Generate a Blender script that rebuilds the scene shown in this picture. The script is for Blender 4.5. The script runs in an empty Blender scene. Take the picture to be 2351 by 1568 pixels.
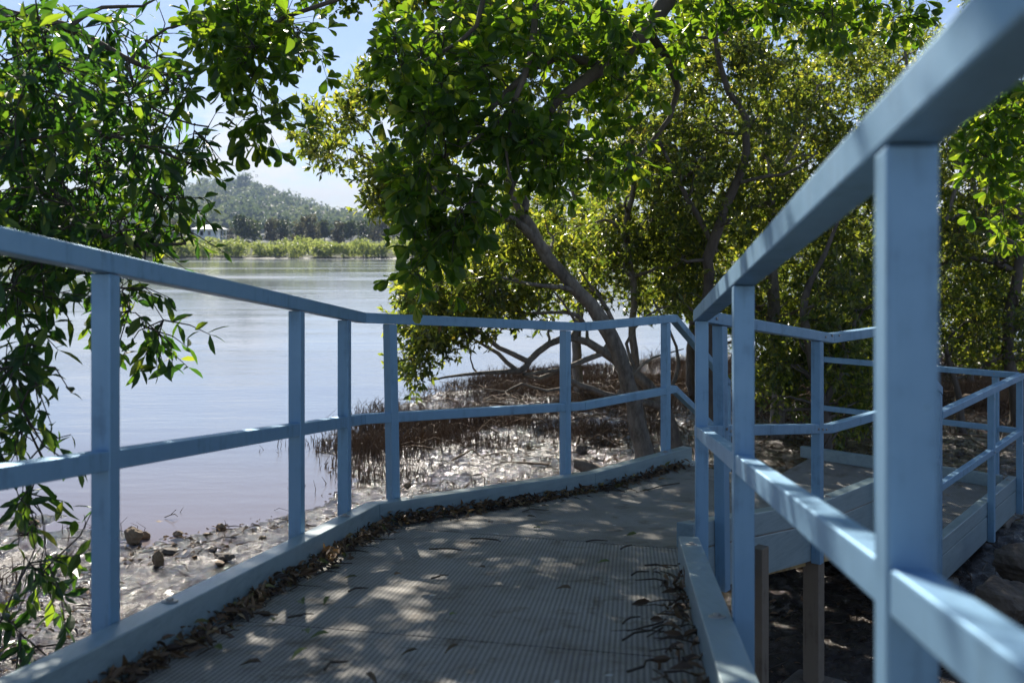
import bpy, math, random
import numpy as np
from mathutils import Vector

random.seed(7)
RNG = np.random.default_rng(7)
R = math.radians
sc = bpy.context.scene
COL = sc.collection

# ------------------------------------------------------------------ scale
F, CX, HZ, CAMZ = 2286.0, 1175.5, 565.0, 2.5     # lens in photo pixels, horizon, camera above the water


def P(u, v, Y):
    return np.array([(u - CX) / F * Y, Y, CAMZ - (v - HZ) / F * Y])


SUN_AZ, SUN_EL = -12.0, 35.0

# ------------------------------------------------------------------ helpers


def mesh_np(name, verts, faces, mat, parent=None, smooth=False, rnd=None, uv=None, mats=None, midx=None):
    """faces: (n,4) or (n,3) int array, or list of arrays."""
    if isinstance(faces, np.ndarray):
        faces = [faces]
    faces = [f for f in faces if len(f)]
    me = bpy.data.meshes.new(name)
    verts = np.asarray(verts, dtype=np.float32)
    me.vertices.add(len(verts))
    me.vertices.foreach_set('co', verts.ravel())
    loops = np.concatenate([f.ravel() for f in faces]).astype(np.int32)
    starts, s = [], 0
    for f in faces:
        k = f.shape[1]
        starts.append(s + np.arange(len(f)) * k)
        s += f.size
    starts = np.concatenate(starts).astype(np.int32)
    me.loops.add(len(loops))
    me.loops.foreach_set('vertex_index', loops)
    me.polygons.add(len(starts))
    me.polygons.foreach_set('loop_start', starts)
    me.update(calc_edges=True)
    me.polygons.foreach_set('use_smooth', np.full(len(starts), smooth, dtype=bool))
    if rnd is not None:
        a = me.attributes.new('rnd', 'FLOAT', 'FACE')
        a.data.foreach_set('value', np.asarray(rnd, dtype=np.float32))
    if uv is not None:
        l = me.uv_layers.new(name='UVMap')
        l.data.foreach_set('uv', np.asarray(uv, dtype=np.float32)[loops].ravel())
    for m in (mats or [mat]):
        me.materials.append(m)
    if midx is not None:
        me.polygons.foreach_set('material_index', np.asarray(midx, dtype=np.int32))
    me.update()
    o = bpy.data.objects.new(name, me)
    COL.objects.link(o)
    if parent:
        o.parent = parent
    return o


def tag(o, label=None, cat=None, group=None, kind=None):
    if label:
        o['label'] = label
    if cat:
        o['category'] = cat
    if group:
        o['group'] = group
    if kind:
        o['kind'] = kind
    return o


def empty(name, loc=(0, 0, 0), label=None, cat=None, group=None):
    o = bpy.data.objects.new(name, None)
    o.location = loc
    COL.objects.link(o)
    return tag(o, label, cat, group)


def bevel(o, w=0.003, seg=2):
    m = o.modifiers.new('bevel', 'BEVEL')
    m.width = w
    m.segments = seg
    m.limit_method = 'ANGLE'
    m.angle_limit = R(40)
    return o


# value noise ------------------------------------------------------
_perm = np.random.default_rng(3).random((256, 256)).astype(np.float32)


def vnoise(x, y):
    xi, yi = np.floor(x).astype(int), np.floor(y).astype(int)
    fx, fy = x - xi, y - yi
    fx, fy = fx * fx * (3 - 2 * fx), fy * fy * (3 - 2 * fy)
    a = _perm[xi % 256, yi % 256]
    b = _perm[(xi + 1) % 256, yi % 256]
    c = _perm[xi % 256, (yi + 1) % 256]
    d = _perm[(xi + 1) % 256, (yi + 1) % 256]
    return (a * (1 - fx) + b * fx) * (1 - fy) + (c * (1 - fx) + d * fx) * fy - 0.5


def fbm(x, y, oct=4):
    s, a = 0, 1
    for k in range(oct):
        s = s + a * vnoise(x + 17.3 * k, y - 9.1 * k)
        x, y, a = x * 2.03, y * 2.03, a * .5
    return s


# ------------------------------------------------------------------ materials
def new_mat(name):
    m = bpy.data.materials.new(name)
    m.use_nodes = True
    nt = m.node_tree
    bs = nt.nodes['Principled BSDF']
    return m, nt, bs, nt.nodes['Material Output']


def node(nt, typ, **kw):
    n = nt.nodes.new(typ)
    for k, v in kw.items():
        if k.startswith('i_'):
            n.inputs[k[2:].replace('_', ' ')].default_value = v
        else:
            setattr(n, k, v)
    return n


def ramp(nt, fac, stops):
    r = nt.nodes.new('ShaderNodeValToRGB')
    els = r.color_ramp.elements
    while len(els) < len(stops):
        els.new(0.5)
    for e, (p, c) in zip(els, stops):
        e.position = p
        e.color = (*c, 1) if len(c) == 3 else c
    nt.links.new(fac, r.inputs['Fac'])
    return r.outputs['Color']


def mathn(nt, op, a, b=None, c=None):
    n = nt.nodes.new('ShaderNodeMath')
    n.operation = op
    for i, x in enumerate((a, b, c)):
        if x is None:
            continue
        if isinstance(x, (int, float)):
            n.inputs[i].default_value = x
        else:
            nt.links.new(x, n.inputs[i])
    return n.outputs[0]


def noise(nt, scale, detail=4, rough=.6, vec=None, dist=0):
    n = nt.nodes.new('ShaderNodeTexNoise')
    n.inputs['Scale'].default_value = scale
    n.inputs['Detail'].default_value = detail
    n.inputs['Roughness'].default_value = rough
    n.inputs['Distortion'].default_value = dist
    if vec is not None:
        nt.links.new(vec, n.inputs['Vector'])
    return n.outputs['Fac']


def objco(nt, scale=(1, 1, 1), rot=(0, 0, 0)):
    t = nt.nodes.new('ShaderNodeTexCoord')
    mp = nt.nodes.new('ShaderNodeMapping')
    mp.inputs['Scale'].default_value = scale
    mp.inputs['Rotation'].default_value = rot
    nt.links.new(t.outputs['Object'], mp.inputs['Vector'])
    return mp.outputs['Vector']


def bump(nt, bs, h, strength=.3, dist=.01):
    b = nt.nodes.new('ShaderNodeBump')
    b.inputs['Strength'].default_value = strength
    b.inputs['Distance'].default_value = dist
    nt.links.new(h, b.inputs['Height'])
    nt.links.new(b.outputs['Normal'], bs.inputs['Normal'])
    return b


def leaf_mat(name, stops, tstops, trans=.5, rough=.38, spec=.5):
    m, nt, bs, out = new_mat(name)
    at = node(nt, 'ShaderNodeAttribute', attribute_name='rnd')
    col = ramp(nt, at.outputs['Fac'], stops)
    tcol = ramp(nt, at.outputs['Fac'], tstops)
    nt.links.new(col, bs.inputs['Base Color'])
    bs.inputs['Roughness'].default_value = rough
    bs.inputs['Specular IOR Level'].default_value = spec
    tr = node(nt, 'ShaderNodeBsdfTranslucent')
    nt.links.new(tcol, tr.inputs['Color'])
    mx = node(nt, 'ShaderNodeMixShader')
    mx.inputs[0].default_value = trans
    nt.links.new(bs.outputs[0], mx.inputs[1])
    nt.links.new(tr.outputs[0], mx.inputs[2])
    nt.links.new(mx.outputs[0], out.inputs['Surface'])
    return m


def bark_mat(name, c1, c2, scale=14, bumpd=.012):
    m, nt, bs, out = new_mat(name)
    v = objco(nt, (1, 1, .35))
    f = noise(nt, scale, 6, .7, v)
    f2 = noise(nt, scale * .2, 3, .6, v)
    k = mathn(nt, 'ADD', mathn(nt, 'MULTIPLY', f, .6), mathn(nt, 'MULTIPLY', f2, .4))
    nt.links.new(ramp(nt, k, [(.33, c1), (.66, c2)]), bs.inputs['Base Color'])
    bs.inputs['Roughness'].default_value = .85
    bump(nt, bs, f, .8, bumpd)
    return m


def metal_paint(name, base, dirt, rough=.38):
    m, nt, bs, out = new_mat(name)
    v = objco(nt)
    f = noise(nt, 5, 6, .7, v)
    st = noise(nt, 1.0, 5, .65, objco(nt, (34, 34, 2.2)))
    g = noise(nt, 120, 3, .6, v)
    k = mathn(nt, 'ADD', mathn(nt, 'MULTIPLY', f, .55), mathn(nt, 'MULTIPLY', st, .45))
    c = ramp(nt, k, [(.33, dirt), (.47, base), (.72, tuple(min(1, c * 1.07 + .01) for c in base))])
    mx = node(nt, 'ShaderNodeMix', data_type='RGBA', blend_type='MULTIPLY')
    mx.inputs['Factor'].default_value = 1
    nt.links.new(c, mx.inputs['A'])
    nt.links.new(ramp(nt, g, [(.0, (1, 1, 1)), (.70, (1, 1, 1)), (.78, (.55, .5, .45))]), mx.inputs['B'])
    nt.links.new(mx.outputs['Result'], bs.inputs['Base Color'])
    nt.links.new(ramp(nt, f, [(.3, (rough + .2,) * 3), (.7, (rough,) * 3)]), bs.inputs['Roughness'])
    bump(nt, bs, g, .05, .002)
    return m


def plank_mat(name, base, dark, rot):
    m, nt, bs, out = new_mat(name)
    v = objco(nt, (1, 1, 1), (0, 0, rot))
    mp = node(nt, 'ShaderNodeMapping')
    mp.inputs['Scale'].default_value = (60, 1.6, 60)
    nt.links.new(v, mp.inputs['Vector'])
    grain = noise(nt, 1.0, 5, .7, mp.outputs['Vector'])
    blot = noise(nt, 4, 5, .7, v)
    spk = noise(nt, 45, 3, .6, v)
    k = mathn(nt, 'ADD', mathn(nt, 'MULTIPLY', grain, .5), mathn(nt, 'MULTIPLY', blot, .5))
    c = ramp(nt, k, [(.3, dark), (.52, base), (.75, tuple(min(1, x * 1.12) for x in base))])
    mx = node(nt, 'ShaderNodeMix', data_type='RGBA', blend_type='MULTIPLY')
    nt.links.new(ramp(nt, spk, [(.3, (1, 1, 1)), (.33, (1, 1, 1)), (.7, (.97, .97, .97)), (.78, (.6, .56, .5))]), mx.inputs['B'])
    nt.links.new(c, mx.inputs['A'])
    mx.inputs['Factor'].default_value = 1
    nt.links.new(mx.outputs['Result'], bs.inputs['Base Color'])
    bs.inputs['Roughness'].default_value = .36
    bump(nt, bs, grain, .22, .003)
    return m


M = {}
M['rail'] = metal_paint('painted_aluminium', (.215, .385, .55), (.14, .25, .355))
M['plank'] = plank_mat('painted_plank', (.26, .345, .37), (.17, .24, .26), R(-8))
M['plank_angled'] = plank_mat('painted_plank_angled', (.26, .345, .37), (.17, .24, .26), R(42))
M['rail'].node_tree.nodes['Principled BSDF'].inputs['Metallic'].default_value = .45
M['steel'] = metal_paint('bolt_steel', (.35, .34, .32), (.12, .10, .08), .3)
M['steel'].node_tree.nodes['Principled BSDF'].inputs['Metallic'].default_value = .8
M['pile'] = metal_paint('stained_pile', (.17, .14, .105), (.06, .042, .028), .6)
M['beam'] = metal_paint('stained_beam', (.42, .31, .15), (.2, .14, .07), .7)
M['concrete'] = metal_paint('footing_concrete', (.16, .14, .11), (.08, .07, .05), .9)

# deck: moulded grating, small square cells
m, nt, bs, out = new_mat('deck_grating')
uvn = node(nt, 'ShaderNodeUVMap', uv_map='UVMap')
sx = node(nt, 'ShaderNodeSeparateXYZ')
nt.links.new(uvn.outputs[0], sx.inputs[0])
PIT = .0150


def bars(c, w):
    f = mathn(nt, 'FRACT', mathn(nt, 'DIVIDE', c, PIT))
    d = mathn(nt, 'ABSOLUTE', mathn(nt, 'SUBTRACT', f, .5))
    mr = node(nt, 'ShaderNodeMapRange', interpolation_type='SMOOTHSTEP')
    mr.inputs['From Min'].default_value = w - .09
    mr.inputs['From Max'].default_value = w + .09
    mr.inputs['To Min'].default_value = 1
    mr.inputs['To Max'].default_value = 0
    nt.links.new(d, mr.inputs['Value'])
    return mr.outputs[0]


bx_ = bars(sx.outputs['X'], .27)
by_ = bars(sx.outputs['Y'], .17)
grid = mathn(nt, 'MAXIMUM', bx_, mathn(nt, 'MULTIPLY', by_, .72))
big = noise(nt, 2.2, 6, .7, uvn.outputs[0])
fine = noise(nt, 160, 3, .7, uvn.outputs[0])
k = mathn(nt, 'ADD', mathn(nt, 'MULTIPLY', big, .75), mathn(nt, 'MULTIPLY', fine, .25))
top = ramp(nt, k, [(.32, (.17, .145, .11)), (.5, (.28, .265, .23)), (.68, (.345, .33, .295))])
hole = ramp(nt, k, [(.3, (.08, .068, .055)), (.7, (.165, .16, .145))])
mx = node(nt, 'ShaderNodeMix', data_type='RGBA')
nt.links.new(grid, mx.inputs['Factor'])
nt.links.new(hole, mx.inputs['A'])
nt.links.new(top, mx.inputs['B'])
spot = noise(nt, 13, 2, .5, uvn.outputs[0])
stain = noise(nt, 5.5, 5, .75, uvn.outputs[0], .6)
mz = node(nt, 'ShaderNodeMix', data_type='RGBA', blend_type='MULTIPLY')
mz.inputs['Factor'].default_value = 1
nt.links.new(mx.outputs['Result'], mz.inputs['A'])
nt.links.new(ramp(nt, stain, [(.34, (.52, .44, .34)), (.46, (1, 1, 1))]), mz.inputs['B'])
my = node(nt, 'ShaderNodeMix', data_type='RGBA')
my.inputs['B'].default_value = (.5, .5, .47, 1)
nt.links.new(ramp(nt, spot, [(.735, (0, 0, 0)), (.76, (.8,) * 3)]), my.inputs['Factor'])
nt.links.new(mz.outputs['Result'], my.inputs['A'])
nt.links.new(my.outputs['Result'], bs.inputs['Base Color'])
bs.inputs['Roughness'].default_value = .72
bump(nt, bs, mathn(nt, 'ADD', grid, mathn(nt, 'MULTIPLY', fine, .3)), .45, .004)
M['deck'] = m

# wet mud
m, nt, bs, out = new_mat('wet_mud')
v = objco(nt)
n1 = noise(nt, 1.1, 5, .6, v)
n2 = noise(nt, 9, 6, .72, v)
n3 = noise(nt, 48, 4, .7, v)
k = mathn(nt, 'ADD', mathn(nt, 'MULTIPLY', n1, .4), mathn(nt, 'MULTIPLY', n2, .6))
nt.links.new(ramp(nt, k, [(.36, (.011, .007, .004)), (.5, (.031, .020, .012)), (.64, (.066, .044, .029))]), bs.inputs['Base Color'])
nt.links.new(ramp(nt, k, [(.40, (.05,) * 3), (.52, (.16,) * 3), (.62, (.5,) * 3)]), bs.inputs['Roughness'])
bs.inputs['Specular IOR Level'].default_value = .45
bump(nt, bs, mathn(nt, 'ADD', mathn(nt, 'MULTIPLY', n2, .6), mathn(nt, 'MULTIPLY', n3, .4)), .85, .06)
M['mud'] = m

# water
m, nt, bs, out = new_mat('shallow_water')
v = objco(nt, (.55, 1, 1))
w1 = noise(nt, 5.0, 5, .6, v)
w2 = noise(nt, .33, 4, .6, objco(nt, (.35, 1.6, 1)))
w3 = noise(nt, .06, 4, .65, objco(nt, (.25, 1.4, 1)))
bs.inputs['IOR'].default_value = 1.33
tcw = node(nt, 'ShaderNodeTexCoord')
sxw = node(nt, 'ShaderNodeSeparateXYZ')
nt.links.new(tcw.outputs['Object'], sxw.inputs[0])
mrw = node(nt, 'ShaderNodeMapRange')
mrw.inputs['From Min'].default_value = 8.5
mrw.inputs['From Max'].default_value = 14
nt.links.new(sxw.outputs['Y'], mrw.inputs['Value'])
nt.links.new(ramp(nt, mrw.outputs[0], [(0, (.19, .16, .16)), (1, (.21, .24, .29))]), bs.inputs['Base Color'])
rr = ramp(nt, w3, [(.40, (.02,) * 3), (.52, (.06,) * 3), (.6, (.14,) * 3)])
nt.links.new(rr, bs.inputs['Roughness'])
patch = ramp(nt, w3, [(.42, (.15,) * 3), (.6, (1,) * 3)])
h = mathn(nt, 'ADD', mathn(nt, 'MULTIPLY', mathn(nt, 'MULTIPLY', w1, patch), .35), w2)
bump(nt, bs, h, .22, .12)
M['water'] = m

M['leaf_big'] = leaf_mat('broad_leaf', [(0, (.020, .048, .012)), (.55, (.034, .078, .016)), (.86, (.06, .11, .02)), (.93, (.10, .16, .03)), (.985, (.20, .22, .04)), (1, (.13, .06, .03))],
                         [(0, (.12, .28, .012)), (.6, (.29, .48, .02)), (.9, (.55, .68, .03)), (.985, (.75, .75, .06)), (1, (.30, .10, .03))], .5, .38)
M['leaf_lance'] = leaf_mat('lance_leaf', [(0, (.014, .038, .016)), (.6, (.023, .056, .019)), (.9, (.045, .09, .02)), (1, (.12, .15, .03))],
                           [(0, (.05, .16, .015)), (.6, (.13, .32, .02)), (.9, (.40, .58, .03)), (1, (.75, .78, .06))], .45, .4)
M['leaf_small'] = leaf_mat('mangrove_leaf', [(0, (.026, .045, .018)), (.45, (.042, .065, .022)), (.8, (.08, .10, .03)), (.97, (.15, .16, .05)), (1, (.14, .075, .03))],
                           [(0, (.10, .17, .02)), (.4, (.26, .36, .03)), (.75, (.56, .61, .05)), (.97, (.85, .80, .08)), (1, (.80, .5, .08))], .5, .32, .6)
M['leaf_far'] = leaf_mat('far_bush_leaf', [(0, (.10, .14, .045)), (.5, (.15, .19, .06)), (1, (.22, .25, .09))],
                         [(0, (.34, .44, .08)), (1, (.6, .64, .16))], .45, .45)
M['leaf_dark'] = leaf_mat('far_tree_leaf', [(0, (.025, .045, .02)), (.6, (.045, .065, .025)), (1, (.08, .09, .035))],
                          [(0, (.05, .10, .02)), (1, (.16, .2, .05))], .3, .5)
M['leaf_brown'] = leaf_mat('far_tree_brown_leaf', [(0, (.05, .05, .025)), (.6, (.075, .07, .035)), (1, (.11, .095, .05))],
                           [(0, (.10, .11, .03)), (1, (.22, .2, .07))], .3, .5)
M['leaf_hill'] = leaf_mat('hill_forest_leaf', [(0, (.05, .08, .045)), (.6, (.08, .11, .055)), (1, (.13, .15, .075))],
                          [(0, (.12, .18, .07)), (1, (.28, .32, .13))], .35, .6)
M['leaf_dead'] = leaf_mat('dead_leaf', [(0, (.04, .025, .015)), (.4, (.11, .062, .03)), (.75, (.22, .13, .065)), (.92, (.32, .22, .11)), (.96, (.26, .22, .07)), (1, (.10, .14, .03))],
                          [(0, (.05, .03, .01)), (1, (.25, .16, .06))], .15, .6)
M['leaf_fallen'] = leaf_mat('fallen_leaf', [(0, (.07, .04, .022)), (.5, (.14, .085, .04)), (.75, (.10, .12, .03)), (1, (.15, .19, .05))],
                            [(0, (.05, .03, .01)), (1, (.25, .3, .06))], .15, .6)
M['bark_grey'] = bark_mat('grey_bark', (.045, .036, .028), (.34, .295, .24), 24)
M['bark_brown'] = bark_mat('brown_bark', (.05, .04, .032), (.17, .14, .11), 16)
M['bark_twig'] = bark_mat('twig_bark', (.03, .022, .018), (.09, .07, .055), 30, .004)
M['root'] = bark_mat('root_bark', (.04, .025, .014), (.18, .11, .058), 20, .004)
M['rock'] = bark_mat('brown_rock', (.10, .065, .035), (.28, .20, .12), 7, .02)
M['rock_dark'] = bark_mat('dark_rock', (.04, .032, .026), (.16, .13, .10), 7, .03)
M['wood'] = bark_mat('driftwood', (.08, .06, .042), (.3, .24, .18), 12, .02)
M['twig'] = bark_mat('deck_twig', (.03, .022, .016), (.10, .075, .05), 40, .003)
M['hillground'] = bark_mat('hill_ground', (.025, .04, .02), (.04, .055, .028), .05)
m, nt, bs, out = new_mat('far_bank_ground')
t = node(nt, 'ShaderNodeTexCoord')
sx = node(nt, 'ShaderNodeSeparateXYZ')
nt.links.new(t.outputs['Object'], sx.inputs[0])
k = mathn(nt, 'ADD', sx.outputs['Y'], mathn(nt, 'MULTIPLY', noise(nt, .12, 4, .6, t.outputs['Object']), 6))
mr = node(nt, 'ShaderNodeMapRange')
mr.inputs['From Min'].default_value = 199
mr.inputs['From Max'].default_value = 206
nt.links.new(k, mr.inputs['Value'])
nt.links.new(ramp(nt, mr.outputs[0], [(0, (.055, .046, .04)), (1, (.06, .07, .03))]), bs.inputs['Base Color'])
nt.links.new(ramp(nt, mr.outputs[0], [(0, (.6,) * 3), (1, (.95,) * 3)]), bs.inputs['Roughness'])
bs.inputs['Specular IOR Level'].default_value = .08
bump(nt, bs, noise(nt, .8, 5, .7, t.outputs['Object']), .6, .3)
M['bank'] = m


def plain(name, col, rough=.6, n=.06):
    m, nt, bs, out = new_mat(name)
    f = noise(nt, .8, 4, .6, objco(nt))
    nt.links.new(ramp(nt, f, [(.3, tuple(c * (1 - n) for c in col)), (.7, col)]), bs.inputs['Base Color'])
    bs.inputs['Roughness'].default_value = rough
    return m


M['house_wall'] = plain('house_wall_paint', (.78, .83, .85))
M['house_roof'] = plain('house_roof_metal', (.75, .77, .78), .35)
M['house_glass'] = plain('house_window_glass', (.05, .07, .09), .1)

# ------------------------------------------------------------------ world, sun, camera
w = bpy.data.worlds.new('World')
sc.world = w
w.use_nodes = True
nt = w.node_tree
bg = nt.nodes['Background']
sky = node(nt, 'ShaderNodeTexSky', sky_type='NISHITA')
sky.sun_disc = False
sky.sun_elevation = R(SUN_EL)
sky.sun_rotation = R(SUN_AZ)
sky.air_density = .9
sky.dust_density = .15
sky.ozone_density = 1.2
tint = node(nt, 'ShaderNodeMix', data_type='RGBA', blend_type='MULTIPLY')
tint.inputs['Factor'].default_value = 1
tint.inputs['B'].default_value = (1.0, .965, 1.03, 1)
nt.links.new(sky.outputs[0], tint.inputs['A'])
bg.inputs['Strength'].default_value = .074
tc = node(nt, 'ShaderNodeTexCoord')
sx = node(nt, 'ShaderNodeSeparateXYZ')
nt.links.new(tc.outputs['Generated'], sx.inputs[0])
mp = node(nt, 'ShaderNodeMapping')
mp.inputs['Scale'].default_value = (9, 9, 26)
mp.inputs['Location'].default_value = (.7, 0, .3)
nt.links.new(tc.outputs['Generated'], mp.inputs['Vector'])
low = node(nt, 'ShaderNodeMix', data_type='RGBA', blend_type='MULTIPLY')
low.inputs['Factor'].default_value = 1
nt.links.new(tint.outputs['Result'], low.inputs['A'])
nt.links.new(ramp(nt, sx.outputs['Z'], [(0, (.74, .74, .76)), (.10, (.71, .73, .78)), (.28, (.80, .84, .88)), (.5, (1, 1, 1))]), low.inputs['B'])
nt.links.new(low.outputs['Result'], bg.inputs['Color'])
cn = noise(nt, 1.5, 7, .6, mp.outputs['Vector'], .2)
cl = ramp(nt, cn, [(.45, (0, 0, 0)), (.56, (1, 1, 1))])
el = ramp(nt, sx.outputs['Z'], [(0, (1, 1, 1)), (.10, (1, 1, 1)), (.15, (.15,) * 3), (.3, (.04,) * 3)])
fac = mathn(nt, 'MULTIPLY', mathn(nt, 'MULTIPLY', cl, el), .75)
bg2 = node(nt, 'ShaderNodeBackground')
bg2.inputs['Color'].default_value = (1, .98, .96, 1)
bg2.inputs['Strength'].default_value = .60
mxs = node(nt, 'ShaderNodeMixShader')
nt.links.new(fac, mxs.inputs[0])
nt.links.new(bg.outputs[0], mxs.inputs[1])
nt.links.new(bg2.outputs[0], mxs.inputs[2])
nt.links.new(mxs.outputs[0], nt.nodes['World Output'].inputs['Surface'])

sd = Vector((math.sin(R(SUN_AZ)) * math.cos(R(SUN_EL)), math.cos(R(SUN_AZ)) * math.cos(R(SUN_EL)), math.sin(R(SUN_EL))))
sl = bpy.data.lights.new('sun', 'SUN')
sl.energy = 5.0
sl.angle = R(.53)
sl.color = (1, .93, .82)
so = bpy.data.objects.new('sun', sl)
so.rotation_euler = (-sd).to_track_quat('-Z', 'Y').to_euler()
so.location = (0, 0, 30)
COL.objects.link(so)

cam = bpy.data.cameras.new('camera')
cam.sensor_width = 36
cam.lens = 36 * F / 2351
cam.shift_y = -(784 - HZ) / 2351
cam.clip_start = .02
cam.clip_end = 8000
cam.dof.use_dof = True
cam.dof.focus_distance = 6.0
cam.dof.aperture_fstop = 4.0
co = bpy.data.objects.new('camera', cam)
co.location = (0, 0, CAMZ)
co.rotation_euler = (R(90), 0, 0)
COL.objects.link(co)
sc.camera = co
sc.view_settings.view_transform = 'Standard'
sc.view_settings.look = 'None'
sc.view_settings.exposure = 1.0
sc.view_settings.gamma = 1
sc.render.film_transparent = False
cy = sc.cycles
cy.max_bounces = 7
cy.diffuse_bounces = 3
cy.glossy_bounces = 3
cy.transmission_bounces = 5
cy.transparent_max_bounces = 4
cy.volume_bounces = 0
cy.caustics_reflective = False
cy.caustics_refractive = False
cy.use_denoising = True
cy.sample_clamp_indirect = 6
cy.use_adaptive_sampling = True
cy.adaptive_threshold = .015

# ------------------------------------------------------------------ setting: mud, water, far bank, hill
SHORE = np.array([(-70, 14), (-22, 11.5), (-9, 9.9), (-4.7, 9.15), (-3.3, 8.75), (-2.3, 9.1), (-1.95, 9.6), (-1.72, 10.6), (-2.2, 12.0), (-1.9, 14.5),
                  (-1.37, 17.2), (0, 19.5), (2.5, 22), (6, 24), (14, 26), (70, 34)], float)


def shore_d(x, y):
    """signed distance to the shoreline, positive on land"""
    best = np.full(x.shape, 1e9)
    for a, b in zip(SHORE[:-1], SHORE[1:]):
        d = b - a
        t = np.clip(((x - a[0]) * d[0] + (y - a[1]) * d[1]) / (d @ d), 0, 1)
        px, py = a[0] + t * d[0] - x, a[1] + t * d[1] - y
        best = np.minimum(best, px * px + py * py)
    dist = np.sqrt(best)
    ys = np.interp(x, SHORE[:, 0], SHORE[:, 1])
    # inside test: even-odd on polygon closed far behind the camera
    poly = np.vstack([SHORE, [(70, -80), (-70, -80)]])
    ins = np.zeros(x.shape, bool)
    for a, b in zip(poly, np.roll(poly, -1, 0)):
        if a[1] == b[1]:
            continue
        c = ((a[1] > y) != (b[1] > y)) & (x < (b[0] - a[0]) * (y - a[1]) / (b[1] - a[1]) + a[0])
        ins ^= c
    return np.where(ins, dist, -dist)


def ground_z(x, y):
    d = shore_d(x, y)
    d = d + fbm(x * .9, y * .9, 3) * .7
    z = np.where(d > 0, .17 * (1 - np.exp(-d / 3.2)), d * .10)
    z = np.maximum(z, -.8)
    amp = np.clip(.5 + d * .5, .25, 1)
    return z + amp * (fbm(x * 1.6, y * 1.6, 3) * .05 + np.abs(fbm(x * 8, y * 8, 3)) * .04 + fbm(x * 21, y * 19, 2) * .016 - .014)


def axis(lo, hi, flo, fhi, fine, grow):
    a = list(np.arange(flo, fhi, fine))
    s, x = fine, flo
    while x > lo:
        s *= grow
        x -= s
        a.insert(0, x)
    s, x = fine, a[-1]
    while x < hi:
        s *= grow
        x += s
        a.append(x)
    return np.array(a)


ax, ay = axis(-60, 60, -5.0, 5.5, .024, 1.08), axis(-50, 40, 4.6, 13.0, .024, 1.06)
gx, gy = np.meshgrid(ax, ay, indexing='ij')
gz = ground_z(gx, gy)
nx, ny = gx.shape
idx = np.arange(nx * ny).reshape(nx, ny)
q = np.stack([idx[:-1, :-1], idx[1:, :-1], idx[1:, 1:], idx[:-1, 1:]], -1).reshape(-1, 4)
tag(mesh_np('mud_ground', np.stack([gx, gy, gz], -1).reshape(-1, 3), q, M['mud'], smooth=True), 'wet brown tidal mud flat around the boardwalk', 'mud', kind='structure')

wv = np.array([(-2600, -60, 0), (2600, -60, 0), (2600, 2600, 0), (-2600, 2600, 0)], float)
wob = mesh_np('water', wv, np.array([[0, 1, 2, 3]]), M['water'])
tag(wob, 'calm pale blue tidal river reflecting the sky', 'river', kind='structure')


def far_z(x, y):
    z = np.interp(y, [185, 197, 201, 240, 320, 600, 2600], [-.6, -.02, .4, 1.3, 3.0, 5, 8])
    return z


fx_, fy_ = np.meshgrid(np.linspace(-900, 900, 120), np.concatenate([np.linspace(178, 260, 60), np.linspace(270, 700, 20)]), indexing='ij')
fz_ = far_z(fx_, fy_ + fbm(fx_ * .06, fy_ * .0, 3) * 5) + fbm(fx_ * .3, fy_ * .3, 3) * .12
nx, ny = fx_.shape
idx = np.arange(nx * ny).reshape(nx, ny)
q = np.stack([idx[:-1, :-1], idx[1:, :-1], idx[1:, 1:], idx[:-1, 1:]], -1).reshape(-1, 4)
tag(mesh_np('far_bank', np.stack([fx_, fy_, fz_], -1).reshape(-1, 3), q, M['bank'], smooth=True), 'low far river bank with a strip of wet mud', 'river bank', kind='structure')

HU = np.array([-900, -300, 150, 330, 430, 505, 540, 575, 624, 680, 740, 800, 860, 930, 1000, 1150, 1400, 1800, 2600])
HV = np.array([500, 470, 452, 436, 420, 408, 406, 408, 428, 450, 470, 486, 498, 506, 512, 520, 526, 530, 535])


def hill_z(x, y):
    u = CX + F * x / y
    crest = 1250.0
    top = (HZ - np.interp(u, HU, HV) - 4) / F * crest + CAMZ - 18
    s = np.clip((y - 620) / (crest - 620), 0, 1)
    prof = np.where(y < crest, .12 * s + .88 * s ** 1.35, 1 - .9 * np.clip((y - crest) / 900, 0, 1) ** 1.5)
    return 5 + np.maximum(top - 5, 0) * prof + fbm(x * .011, y * .011, 3) * 13 * s * (y < crest + 50)


hx, hy = np.meshgrid(np.linspace(-1250, 900, 140), np.linspace(600, 2100, 70), indexing='ij')
hz = hill_z(hx, hy)
nx, ny = hx.shape
idx = np.arange(nx * ny).reshape(nx, ny)
q = np.stack([idx[:-1, :-1], idx[1:, :-1], idx[1:, 1:], idx[:-1, 1:]], -1).reshape(-1, 4)
tag(mesh_np('hill', np.stack([hx, hy, hz], -1).reshape(-1, 3), q, M['hillground'], smooth=True), 'forested hill sloping down behind the far bank', 'hill', kind='structure')


def norm(a):
    return a / (np.linalg.norm(a, axis=-1, keepdims=True) + 1e-9)


def cards(centers, normals, size, rng, jit=.7, asp=.75):
    """bent leaf-clump faces: two triangles-wide quads, at centers facing roughly normals"""
    n = len(centers)
    nn = norm(normals + rng.normal(0, jit, (n, 3)))
    a = norm(np.cross(nn, rng.normal(0, 1, (n, 3))))
    b = np.cross(nn, a)
    s = size * rng.uniform(.6, 1.3, (n, 1))
    sb = s * asp
    j = lambda: rng.uniform(.5, 1.0, (n, 1))
    vs = np.stack([centers - a * s * j() , centers - b * sb * j() + nn * s * .2, centers + a * s * j(), centers + b * sb * j() + nn * s * .2], 1).reshape(-1, 3)
    f = np.arange(n * 4).reshape(-1, 4)
    return vs, f


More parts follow.
